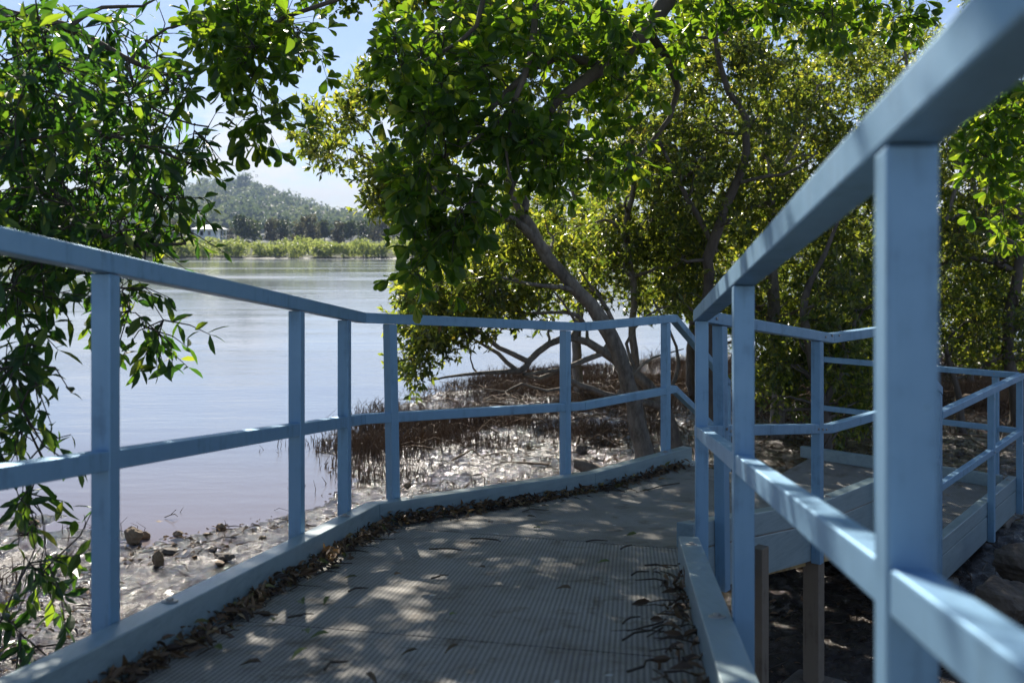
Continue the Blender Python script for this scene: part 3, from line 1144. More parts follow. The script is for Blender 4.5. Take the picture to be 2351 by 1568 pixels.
strip('kerb', El, -1, -.072, -.001, KT, KB + .001, M['plank'], lp, bw=.004, ext=(-.03, .1))
strip('fascia_board', El, -1, -.045, -.001, KB - .005, FB, M['plank'], lp, bw=.003)
for (x, y) in ((2.95, 6.98), (4.1, 8.5), (3.1, 9.6), (2.1, 8.3)):
    pile(lp, x, y, zlo - .04, rotA)
kbolt(lp, Rlow, 0, .14, -.035, -1)
kbolt(lp, Rlow, 0, 2.40, -.035, -1)

# ------------------------------------------------------------------ leaves
def leaf_template(stations, widths, fold, curl):
    v = []
    for t, w_ in zip(stations, widths):
        z = -curl * t * t
        v += [(t, -w_, z + fold * w_), (t, 0, z), (t, w_, z + fold * w_)]
    f = []
    for i in range(len(stations) - 1):
        a = i * 3
        f += [(a, a + 3, a + 4, a + 1), (a + 1, a + 4, a + 5, a + 2)]
    return np.array(v, float), np.array(f)


T_OBOV = leaf_template([0, .12, .42, .72, .92, 1.0], [.012, .03, .17, .265, .21, .09], .35, .18)
T_LANCE = leaf_template([0, .12, .38, .68, .9, 1.0], [.012, .06, .165, .15, .06, .004], .3, .2)
T_SMALL = leaf_template([0, .5, 1.0], [.03, .23, .03], .3, .12)
T_DEAD = leaf_template([0, .25, .6, 1.0], [.02, .17, .17, .03], .7, .25)


def leaves(tmpl, pos, axis_, nrm, size):
    tv, tf = tmpl
    X = norm(axis_)
    Y = norm(np.cross(nrm, X))
    Z = np.cross(X, Y)
    n, k = len(pos), len(tv)
    V = pos[:, None, :] + size[:, None, None] * (tv[None, :, 0:1] * X[:, None, :] + tv[None, :, 1:2] * Y[:, None, :] + tv[None, :, 2:3] * Z[:, None, :])
    Fq = (tf[None] + (np.arange(n) * k)[:, None, None]).reshape(-1, 4)
    return V.reshape(-1, 3), Fq, len(tf)


def ell(u, v, ru, rv, Y, dY, n, rng):
    r = np.sqrt(rng.random(n))
    a = rng.random(n) * 6.283
    yy = Y + rng.uniform(-dY, dY, n)
    return np.array([P(u + ru * r_ * math.cos(a_), v + rv * r_ * math.sin(a_), y_) for r_, a_, y_ in zip(r, a, yy)])


def catmull(pts, step):
    pts = np.array(pts, float)
    p = np.vstack([2 * pts[0] - pts[1], pts, 2 * pts[-1] - pts[-2]])
    outp = []
    for i in range(1, len(p) - 2):
        n = max(2, int(np.linalg.norm(p[i + 1, :3] - p[i, :3]) / step))
        for t in np.arange(n) / n:
            a, b, c, d = p[i - 1], p[i], p[i + 1], p[i + 2]
            outp.append(.5 * ((2 * b) + (-a + c) * t + (2 * a - 5 * b + 4 * c - d) * t * t + (-a + 3 * b - 3 * c + d) * t ** 3))
    outp.append(p[-2])
    return np.array(outp)


def build_tree(name, limbs, clusters, spec, label, cat='tree', group=None, seed=0, bark='bark_grey', boughs=None):
    """limbs: lists of (x,y,z,r); clusters: (n,3) tips; spec: leaf settings"""
    rng = np.random.default_rng(seed)
    root = empty(name, (0, 0, 0), label, cat, group)
    thick, nodes, nrad = [], [], []
    for lb in limbs:
        c = catmull(lb, .16)
        c[:, 3] = np.maximum(c[:, 3], .004)
        wig = np.cumsum(rng.normal(0, .05, (len(c), 3)), 0)
        wig -= np.linspace(0, 1, len(c))[:, None] * wig[-1] * .6
        c[1:, :3] += wig[1:] * np.minimum(.35, c[1:, 3:4] * 6 + .08)
        c[:, 3] *= 1 + rng.normal(0, .05, len(c))
        thick.append((c[:, :3], c[:, 3]))
        nodes.append(c[:, :3])
        nrad.append(c[:, 3])
    for c in (boughs if boughs is not None else []):
        nd = np.vstack(nodes)
        d2 = ((nd - c) ** 2).sum(1) + 2.0 * np.maximum(nd[:, 2] - c[2] + .15, 0)
        j = int(d2.argmin())
        a, ra = nd[j], np.concatenate(nrad)[j]
        ln = np.linalg.norm(c - a)
        if ln < .25:
            continue
        t = np.linspace(0, 1, 9)[:, None]
        sd_ = rng.normal(0, .13, 3) * ln
        pts = a * (1 - t) + c * t + sd_ * np.sin(t * math.pi) + np.cumsum(rng.normal(0, .022 * ln, (9, 3)), 0) * np.minimum(t * 3, 1)
        r0 = min(ra * .75, .014 + .015 * ln)
        rad = np.linspace(r0, r0 * .35, 9)
        thick.append((pts, rad))
        nodes.append(pts)
        nrad.append(rad)
    nodes, nrad = np.vstack(nodes), np.concatenate(nrad)
    cap = len(nodes) + 5 * len(clusters) + 10
    NB = np.zeros((cap, 3)); NR = np.zeros(cap)
    n0 = len(nodes)
    NB[:n0], NR[:n0] = nodes, nrad
    # nearest tips first
    dd = np.array([((nodes - c) ** 2).sum(1).min() for c in clusters])
    order = np.argsort(dd)
    tw, dirs = [], np.zeros((len(clusters), 3))
    for ci in order:
        c = clusters[ci]
        d2 = ((NB[:n0] - c) ** 2).sum(1)
        j = int(d2.argmin())
        a = NB[j]
        ln = math.sqrt(d2[j]) + 1e-6
        if ln < .02:
            dirs[ci] = (0, 0, 1)
            continue
        n = 6
        t = np.linspace(0, 1, n)[:, None]
        side = rng.normal(0, 1, 3) * .16 * ln
        side[2] += spec.get('arch', .08) * ln
        pts = a * (1 - t) + c * t + side * (4 * t * (1 - t)) + rng.normal(0, .035 * ln, (n, 3)) * (t * (1 - t) * 4)
        r0 = min(NR[j] * .7, .003 + .0075 * ln + .001)
        r0 = max(r0, .0022)
        rad = np.linspace(r0, .0018, n)
        tw.append((pts, rad))
        NB[n0:n0 + 5] = pts[1:]
        NR[n0:n0 + 5] = rad[1:]
        n0 += 5
        dirs[ci] = (pts[-1] - pts[-2]) / (np.linalg.norm(pts[-1] - pts[-2]) + 1e-9)
    v, f = tubes(thick, 10)
    mesh_np('trunk', v, f, M[bark], root, smooth=True)
    # sprays
    T, LN = spec['twigs'], spec['twig_len']
    ncl = len(clusters)
    base = np.repeat(clusters, T, 0)
    bd = np.repeat(dirs, T, 0)
    td = norm(bd * spec.get('follow', .6) + rng.normal(0, .75, (ncl * T, 3)) + np.array([0, 0, spec.get('droop', -.15)]))
    tl = LN * rng.uniform(.5, 1.3, (ncl * T, 1))
    tips = base + td * tl
    mids = base + td * tl * .5 + rng.normal(0, .08, (ncl * T, 3)) * tl + np.array([0, 0, .06]) * tl
    for b_, m_, t_ in zip(base, mids, tips):
        tw.append((np.array([b_, m_, t_]), np.array([.0024, .0018, .001]) * spec.get('twig_r', 1)))
    tw = [x for x in tw if len(x[0]) == 6] + [x for x in tw if len(x[0]) == 3]
    v, f = tubes(tw, 5 if spec.get('fine') else 4)
    mesh_np('branches', v, f, M['bark_twig'], root, smooth=True)
    k, ros = spec['along'], spec['rosette']
    # leaves along the twigs
    s = np.tile(np.linspace(.15, .95, k), len(tips)) + rng.uniform(-.06, .06, k * len(tips)) if k else np.zeros(0)
    B = np.repeat(base, k, 0)
    D = np.repeat(td * tl, k, 0)
    pos1 = B + D * s[:, None]
    ax1 = norm(norm(D) * .65 + rng.normal(0, .62, (len(pos1), 3)) + np.array([0, 0, spec.get('ldroop', -.1)]))
    pos2 = np.repeat(tips, ros, 0)
    D2 = np.repeat(td, ros, 0)
    ax2 = norm(D2 * .55 + rng.normal(0, .6, (len(pos2), 3)) + np.array([0, 0, spec.get('ldroop', -.1)]))
    pos, axx = np.vstack([pos1, pos2]), np.vstack([ax1, ax2])
    keep = rng.random(len(pos)) < spec.get('keep', .92)
    pos, axx = pos[keep], axx[keep]
    nrm = norm(rng.normal(0, .6, pos.shape) + np.array([0, 0, .8]))
    size = spec['size'] * rng.uniform(.55, 1.2, len(pos))
    v, f, kf = leaves(spec['tmpl'], pos, axx, nrm, size)
    crnd = np.repeat(rng.random(ncl), T)
    rn = np.clip(rng.beta(1.6, 1.6, len(pos)) , 0, 1)
    mesh_np('crown', v, f, M[spec['mat']], root, smooth=False, rnd=np.repeat(rn, kf))
    return root


def LB(*pts):
    """limb from (u,v,Y,r) entries"""
    return [(*P(u, v, Y), r) for (u, v, Y, r) in pts]


S_BIG = dict(twigs=5, twig_len=.16, along=3, rosette=6, size=.084, tmpl=T_OBOV, mat='leaf_big', droop=-.25, ldroop=-.12, fine=True, follow=.5)
S_LANCE = dict(twigs=4, twig_len=.22, along=6, rosette=2, size=.088, tmpl=T_LANCE, mat='leaf_lance', droop=-.30, ldroop=-.22, fine=True, follow=.6, twig_r=1.5, keep=.85)
S_SMALL = dict(twigs=6, twig_len=.18, along=5, rosette=3, size=.080, tmpl=T_SMALL, mat='leaf_small', droop=.0, ldroop=0, follow=.4)

rng = np.random.default_rng(11)
E = lambda lst: np.vstack([ell(*a, rng) for a in lst])

# ---- lance-leaved tree beside the rail, trunk out of frame to the side
ltrunk = [
    [(-3.9, 3.9, .05, .11), (-3.7, 4.0, .9, .095), (-3.2, 4.2, 2.0, .075), (-2.75, 4.4, 2.9, .055), (-2.3, 4.5, 3.3, .03)],
    [(-3.3, 4.15, 1.8, .05), (-2.7, 4.3, 2.5, .035), (-2.2, 4.5, 3.0, .022), (-1.75, 4.7, 3.05, .010)],
    LB((-60, 40, 4.2, .034), (150, 70, 4.3, .022), (290, 150, 4.5, .014), (400, 185, 4.6, .009), (470, 170, 4.6, .004)),
    LB((290, 150, 4.5, .010), (350, 90, 4.6, .007), (430, 60, 4.6, .005), (520, 50, 4.7, .003)),
    LB((150, 70, 4.3, .012), (240, 30, 4.4, .009), (330, 20, 4.5, .006), (390, -20, 4.6, .003)),
    LB((290, 150, 4.5, .009), (330, 230, 4.5, .007), (400, 270, 4.6, .005), (480, 290, 4.7, .003)),
    LB((-60, 300, 4.1, .035), (120, 290, 4.2, .022), (300, 330, 4.4, .012), (440, 380, 4.5, .006)),
    LB((-80, 560, 4.0, .03), (120, 520, 4.2, .02), (300, 560, 4.3, .012), (430, 560, 4.4, .006)),
    [(-3.7, 4.0, .9, .05), (-3.0, 4.0, 1.3, .03), (-2.4, 4.0, 1.6, .018), (-1.9, 4.1, 1.55, .008)],
    [(-3.8, 3.95, .5, .04), (-3.0, 3.6, .8, .022), (-2.3, 3.4, .75, .012), (-1.75, 3.4, .6, .005)],
]
lcl = E([(60, 130, 120, 130, 4.2, .9, 26), (80, 370, 140, 130, 4.2, .9, 32), (250, 280, 110, 100, 4.5, .7, 17), (270, 420, 80, 80, 4.6, .6, 12), (390, 310, 60, 50, 4.8, .5, 5), (450, 330, 40, 40, 4.8, .4, 2), (410, 190, 50, 50, 4.8, .4, 3), (320, 140, 60, 50, 4.6, .4, 3), (400, 450, 30, 40, 4.6, .3, 3), (415, 525, 25, 20, 4.5, .3, 2),
         (180, 520, 130, 40, 4.4, .7, 15), (80, 560, 100, 40, 4.0, .6, 11), (430, 240, 30, 30, 4.9, .4, 2), (350, 520, 40, 25, 4.6, .3, 3), (230, 60, 70, 30, 4.6, .5, 4),
         (70, 680, 80, 50, 3.8, .5, 8), (290, 690, 60, 30, 4.5, .4, 5), (340, 740, 40, 25, 4.4, .4, 3), (60, 830, 60, 40, 3.6, .4, 5), (30, 960, 50, 40, 3.5, .4, 3), (50, 1100, 45, 30, 3.4, .4, 3),
         (85, 1300, 40, 30, 3.4, .3, 3), (30, 1420, 30, 40, 3.2, .3, 2), (-200, 300, 110, 300, 4.0, .9, 30), (-220, 900, 100, 300, 3.5, .6, 10)])
lcl = np.vstack([lcl, np.stack([rng.uniform(-4.2, -2.0, 22), rng.uniform(4.0, 5.4, 22), rng.uniform(3.9, 5.0, 22)], 1)])
build_tree('lance_leaf_tree', ltrunk, lcl, S_LANCE, 'dark green tree with narrow pointed leaves leaning in over the waterside handrail', 'tree', seed=31, bark='bark_brown')

# ---- broad-leaved tree reaching over the walk, trunk out of frame
btrunk = [
    [(4.1, 4.4, .05, .20), (4.0, 4.6, 1.6, .17), (3.7, 4.6, 3.6, .14), (2.7, 5.0, 4.7, .11), (1.2, 5.4, 4.9, .07), (-.2, 5.4, 4.7, .03)],
    [(2.7, 5.0, 4.7, .08)] + LB((1640, -150, 6.0, .06), (1500, 40, 5.8, .055), (1400, 160, 5.6, .042), (1270, 250, 5.4, .028), (1190, 400, 5.2, .014), (1150, 500, 5.1, .006)),
    LB((1400, 160, 5.6, .03), (1290, 120, 5.4, .022), (1120, 260, 5.2, .014), (1020, 360, 5.0, .007)),
    [(2.7, 5.0, 4.7, .06)] + LB((1180, -200, 5.6, .035), (1000, -70, 5.3, .02), (830, 0, 5.1, .013), (650, 60, 5.0, .010), (560, 130, 4.9, .005)),
    LB((1240, -60, 5.1, .022), (1225, 70, 5.0, .017), (1195, 190, 4.9, .014), (1150, 270, 4.85, .010), (1060, 340, 4.8, .005)),
    LB((1195, 190, 4.9, .010), (1160, 330, 4.85, .008), (1180, 430, 4.8, .004)),
    LB((1110, -60, 5.0, .016), (1090, 60, 4.9, .012), (1010, 120, 4.8, .008), (930, 150, 4.8, .004)),
    LB((1480, 60, 5.8, .03), (1560, 200, 6.0, .02), (1490, 330, 6.0, .012), (1400, 420, 5.9, .006)),
    [(4.0, 4.6, 1.6, .07), (3.4, 5.2, 2.6, .045), (3.0, 5.9, 3.1, .02)],
    [(3.9, 4.7, 1.9, .06), (3.3, 5.6, 2.3, .035), (2.95, 6.1, 2.6, .012)],
    [(3.7, 4.6, 3.6, .07), (2.8, 3.8, 4.5, .05), (1.6, 3.0, 4.6, .03), (.6, 2.5, 4.9, .015)],
    [(2.7, 5.0, 4.7, .07), (1.6, 6.2, 5.4, .05), (.2, 7.6, 5.4, .04), (-1.0, 8.6, 5.4, .025), (-2.2, 9.2, 5.3, .01)],  # unseen limb added to carry the sprays that shade the ramp
]
bcl = E([(490, 60, 35, 35, 5.0, .5, 8), (585, 150, 22, 50, 4.9, .4, 7), (590, 270, 20, 20, 4.8, .3, 3), (650, 50, 40, 30, 5.1, .4, 6), (700, 110, 20, 20, 5.1, .4, 2), (590, 0, 60, 20, 5.0, .4, 5),
         (930, 120, 40, 80, 5.2, .5, 11), (1020, 190, 120, 130, 5.2, .6, 25), (1010, 360, 90, 80, 5.1, .5, 14), (985, 520, 25, 60, 4.9, .35, 8), (1060, 500, 40, 60, 5.0, .4, 9), (955, 620, 18, 25, 4.8, .2, 3),
         (1200, 200, 150, 170, 5.4, .6, 28), (1180, 40, 270, 50, 5.4, .7, 24), (1270, 360, 80, 40, 5.5, .4, 10), (1420, 140, 90, 110, 5.7, .6, 22), (1420, 330, 50, 50, 5.9, .4, 7), (1310, 400, 50, 20, 5.7, .4, 3),
         (1700, -10, 220, 30, 6.2, .7, 16), (2000, 20, 120, 40, 6.0, .6, 11), (1590, 60, 50, 60, 6.2, .5, 6),
         (2310, 240, 50, 60, 5.6, .5, 9), (2290, 380, 50, 60, 5.6, .5, 7), (2300, 500, 25, 30, 5.2, .4, 3), (2420, 300, 50, 250, 5.4, .5, 14)])
top = np.vstack([np.stack([rng.uniform(-2.2, 3.6, 90), rng.uniform(4.0, 6.2, 90), rng.uniform(4.3, 5.6, 90)], 1),
                 np.stack([rng.uniform(-1.9, 2.8, 100), rng.uniform(2.0, 4.6, 100), rng.uniform(4.3, 5.5, 100)], 1)])  # unseen sprays overhead, added to keep the near rails in shade
SD = np.array(sd)


def shade_tips(quad, t0, t1, n, rng, thr=-.25):
    """leaf-spray positions up the sun's path from a patch of deck: the crown that casts its shade"""
    a, b, c, d = [np.array(q_, float) for q_ in quad]
    s_, t_ = rng.random((n, 1)), rng.random((n, 1))
    p = (a * (1 - s_) + b * s_) * (1 - t_) + (d * (1 - s_) + c * s_) * t_
    p = p + SD * rng.uniform(t0, t1, (n, 1))
    return p[fbm(p[:, 0] * 2.1, p[:, 2] * 2.1, 2) > thr]


ramp_q = [(-1.2, 2.0, 1.15 + CAMZ - 2.2), (.7, 2.0, 1.15 + CAMZ - 2.2), (.8, 4.3, CAMZ - 1.27), (-.8, 4.7, CAMZ - 1.32)]
bend_q = [(-.8, 4.6, CAMZ - 1.32), (.8, 4.2, CAMZ - 1.28), (2.2, 5.8, CAMZ - 1.47), (1.1, 6.8, CAMZ - 1.47)]
bcl = np.vstack([bcl, top, np.stack([rng.uniform(1.0, 4.2, 80), rng.uniform(5.8, 8.2, 80), rng.uniform(4.7, 6.0, 80)], 1), shade_tips(ramp_q, 6.2, 7.6, 240, rng, -.3)])  # adds unseen high sprays to darken the right foliage and shade the ramp
build_tree('broad_leaf_tree', btrunk, bcl, S_BIG, 'big tree with broad rounded leaves hanging dark over the middle of the walk', 'tree', seed=32, bark='bark_brown')

# ---- leaning mangrove beyond the landing
def gz(x, y):
    return float(ground_z(np.array([x]), np.array([y]))[0])


def base_of(u, Y):
    x = (u - CX) / F * Y
    return (x, Y, gz(x, Y) - .1)


mt1 = [
    [(*base_of(1490, 10.5), .125)] + LB((1472, 990, 10.45, .098), (1440, 890, 10.35, .085), (1395, 770, 10.2, .078), (1330, 670, 10.1, .07), (1262, 590, 10.0, .064), (1205, 485, 9.9, .05), (1170, 400, 9.9, .035), (1100, 280, 9.9, .03), (1040, 160, 9.9, .015)),
    LB((1255, 580, 10.0, .055), (1190, 510, 9.9, .05), (1120, 490, 9.8, .038), (1010, 450, 9.7, .026), (900, 400, 9.7, .016), (800, 340, 9.7, .007)),
    LB((1010, 450, 9.7, .02), (930, 470, 9.6, .014), (850, 470, 9.6, .007)),
    LB((900, 400, 9.7, .014), (850, 310, 9.7, .009), (790, 260, 9.7, .005)),
    LB((1330, 670, 10.1, .03), (1250, 660, 9.9, .02), (1150, 640, 9.8, .014), (1040, 620, 9.7, .007)),
    LB((1205, 485, 9.9, .04), (1240, 380, 10.0, .03), (1290, 260, 10.2, .02), (1330, 120, 10.3, .012)),
]
mc1 = E([(715, 320, 60, 50, 9.7, .5, 11), (790, 290, 90, 100, 9.8, .6, 30), (890, 400, 70, 70, 9.7, .5, 24), (880, 470, 40, 30, 9.6, .3, 8), (960, 400, 90, 90, 9.8, .6, 34), (860, 210, 60, 60, 9.9, .5, 14),
         (1050, 660, 120, 60, 9.7, .6, 46), (990, 700, 70, 50, 9.6, .4, 26), (1160, 620, 110, 80, 10.5, .5, 44), (1240, 520, 120, 70, 10.8, .6, 36), (1180, 350, 120, 120, 10.2, .6, 40), (1280, 200, 150, 150, 10.4, .8, 44)])
mc1 = np.vstack([mc1, E([(1010, 40, 110, 130, 10.2, .8, 60), (1150, 130, 130, 130, 10.3, .8, 60), (1200, -90, 170, 130, 10.6, .9, 80), (1050, -160, 150, 110, 10.4, .9, 60), (1240, 560, 130, 80, 10.9, .6, 26), (1100, 560, 110, 70, 10.3, .6, 24)])])  # upper sprays, partly out of frame, added to shade the landing
mc1 = np.vstack([mc1, shade_tips(bend_q, 7.4, 9.0, 150, rng, -.22)])
build_tree('leaning_mangrove', mt1, mc1, S_SMALL, 'mangrove with one thick bare trunk leaning towards the water behind the landing', 'tree', 'mangrove trees behind the boardwalk', 41, boughs=E([(780, 290, 60, 60, 9.8, .4, 3), (850, 420, 70, 50, 9.7, .4, 3), (1050, 660, 90, 40, 9.7, .4, 4), (1160, 620, 80, 60, 9.9, .4, 4), (1250, 530, 90, 60, 10, .5, 4)]))

# ---- low sprawling mangrove with crooked limbs near the mud
mt2 = [
    [(*base_of(1555, 11.6), .085)] + LB((1520, 930, 11.5, .075), (1464, 860, 11.3, .062), (1384, 808, 11.0, .05), (1316, 775, 10.9, .042), (1260, 790, 10.8, .036), (1212, 830, 10.7, .035), (1188, 851, 10.6, .03), (1100, 858, 10.5, .02), (985, 875, 10.4, .01)),
    LB((1212, 830, 10.7, .03), (1150, 800, 10.6, .025), (1100, 760, 10.5, .02), (1030, 745, 10.4, .013), (960, 770, 10.3, .008)),
    LB((1188, 851, 10.6, .028), (1140, 812, 10.6, .02), (1085, 778, 10.5, .012), (1060, 740, 10.5, .006)),
    LB((1316, 775, 10.9, .04), (1340, 740, 10.9, .03), (1300, 715, 10.8, .022), (1200, 720, 10.6, .014), (1120, 700, 10.5, .007)),
    LB((1520, 935, 11.4, .05), (1420, 905, 11.1, .042), (1330, 880, 10.9, .036), (1280, 850, 10.8, .026), (1200, 860, 10.6, .015)),
    LB((1384, 811, 11.0, .04), (1400, 740, 11.1, .03), (1370, 680, 11.1, .02), (1330, 620, 11.0, .01)),
    LB((1384, 811, 11.0, .035), (1310, 840, 10.9, .028), (1240, 870, 10.8, .022), (1190, 850, 10.6, .02)),
    LB((1240, 640, 10.6, .008), (1290, 690, 10.7, .012), (1330, 760, 10.9, .018)),
    LB((1520, 930, 11.4, .03), (1560, 840, 11.5, .022), (1540, 760, 11.5, .014), (1500, 690, 11.4, .008)),
    LB((1464, 860, 11.3, .024), (1440, 790, 11.2, .018), (1490, 720, 11.2, .012), (1580, 690, 11.3, .006)),
    LB((1330, 880, 10.9, .02), (1260, 895, 10.8, .015), (1200, 880, 10.7, .012), (1160, 900, 10.6, .008), (1100, 890, 10.5, .004)),
    LB((1420, 905, 11.1, .022), (1460, 850, 11.1, .016), (1500, 820, 11.2, .012), (1570, 800, 11.3, .006)),
    LB((1200, 720, 10.6, .012), (1150, 760, 10.6, .009), (1120, 810, 10.6, .006)),
    LB((1100, 760, 10.5, .012), (1060, 800, 10.4, .008), (1000, 815, 10.4, .004)),
]
mc2 = E([(960, 770, 50, 70, 10.3, .4, 24), (1010, 740, 80, 60, 10.4, .5, 32), (950, 840, 35, 40, 10.3, .3, 10), (1100, 700, 110, 50, 10.5, .5, 34), (1250, 690, 100, 50, 11.3, .5, 22), (1350, 620, 90, 80, 11.6, .6, 34), (1060, 770, 70, 25, 10.4, .4, 10)])
build_tree('sprawling_mangrove', mt2, mc2, S_SMALL, 'low mangrove with pale crooked limbs sprawling sideways over the pencil roots', 'tree', 'mangrove trees behind the boardwalk', 42, boughs=E([(960, 780, 60, 60, 10.3, .3, 5), (1050, 760, 90, 60, 10.4, .3, 7), (1130, 700, 110, 60, 10.5, .4, 7), (1260, 700, 100, 60, 10.8, .4, 7), (1350, 640, 90, 80, 11.1, .5, 6), (1120, 860, 120, 30, 10.4, .3, 6), (1400, 760, 100, 60, 11.1, .4, 6)]))

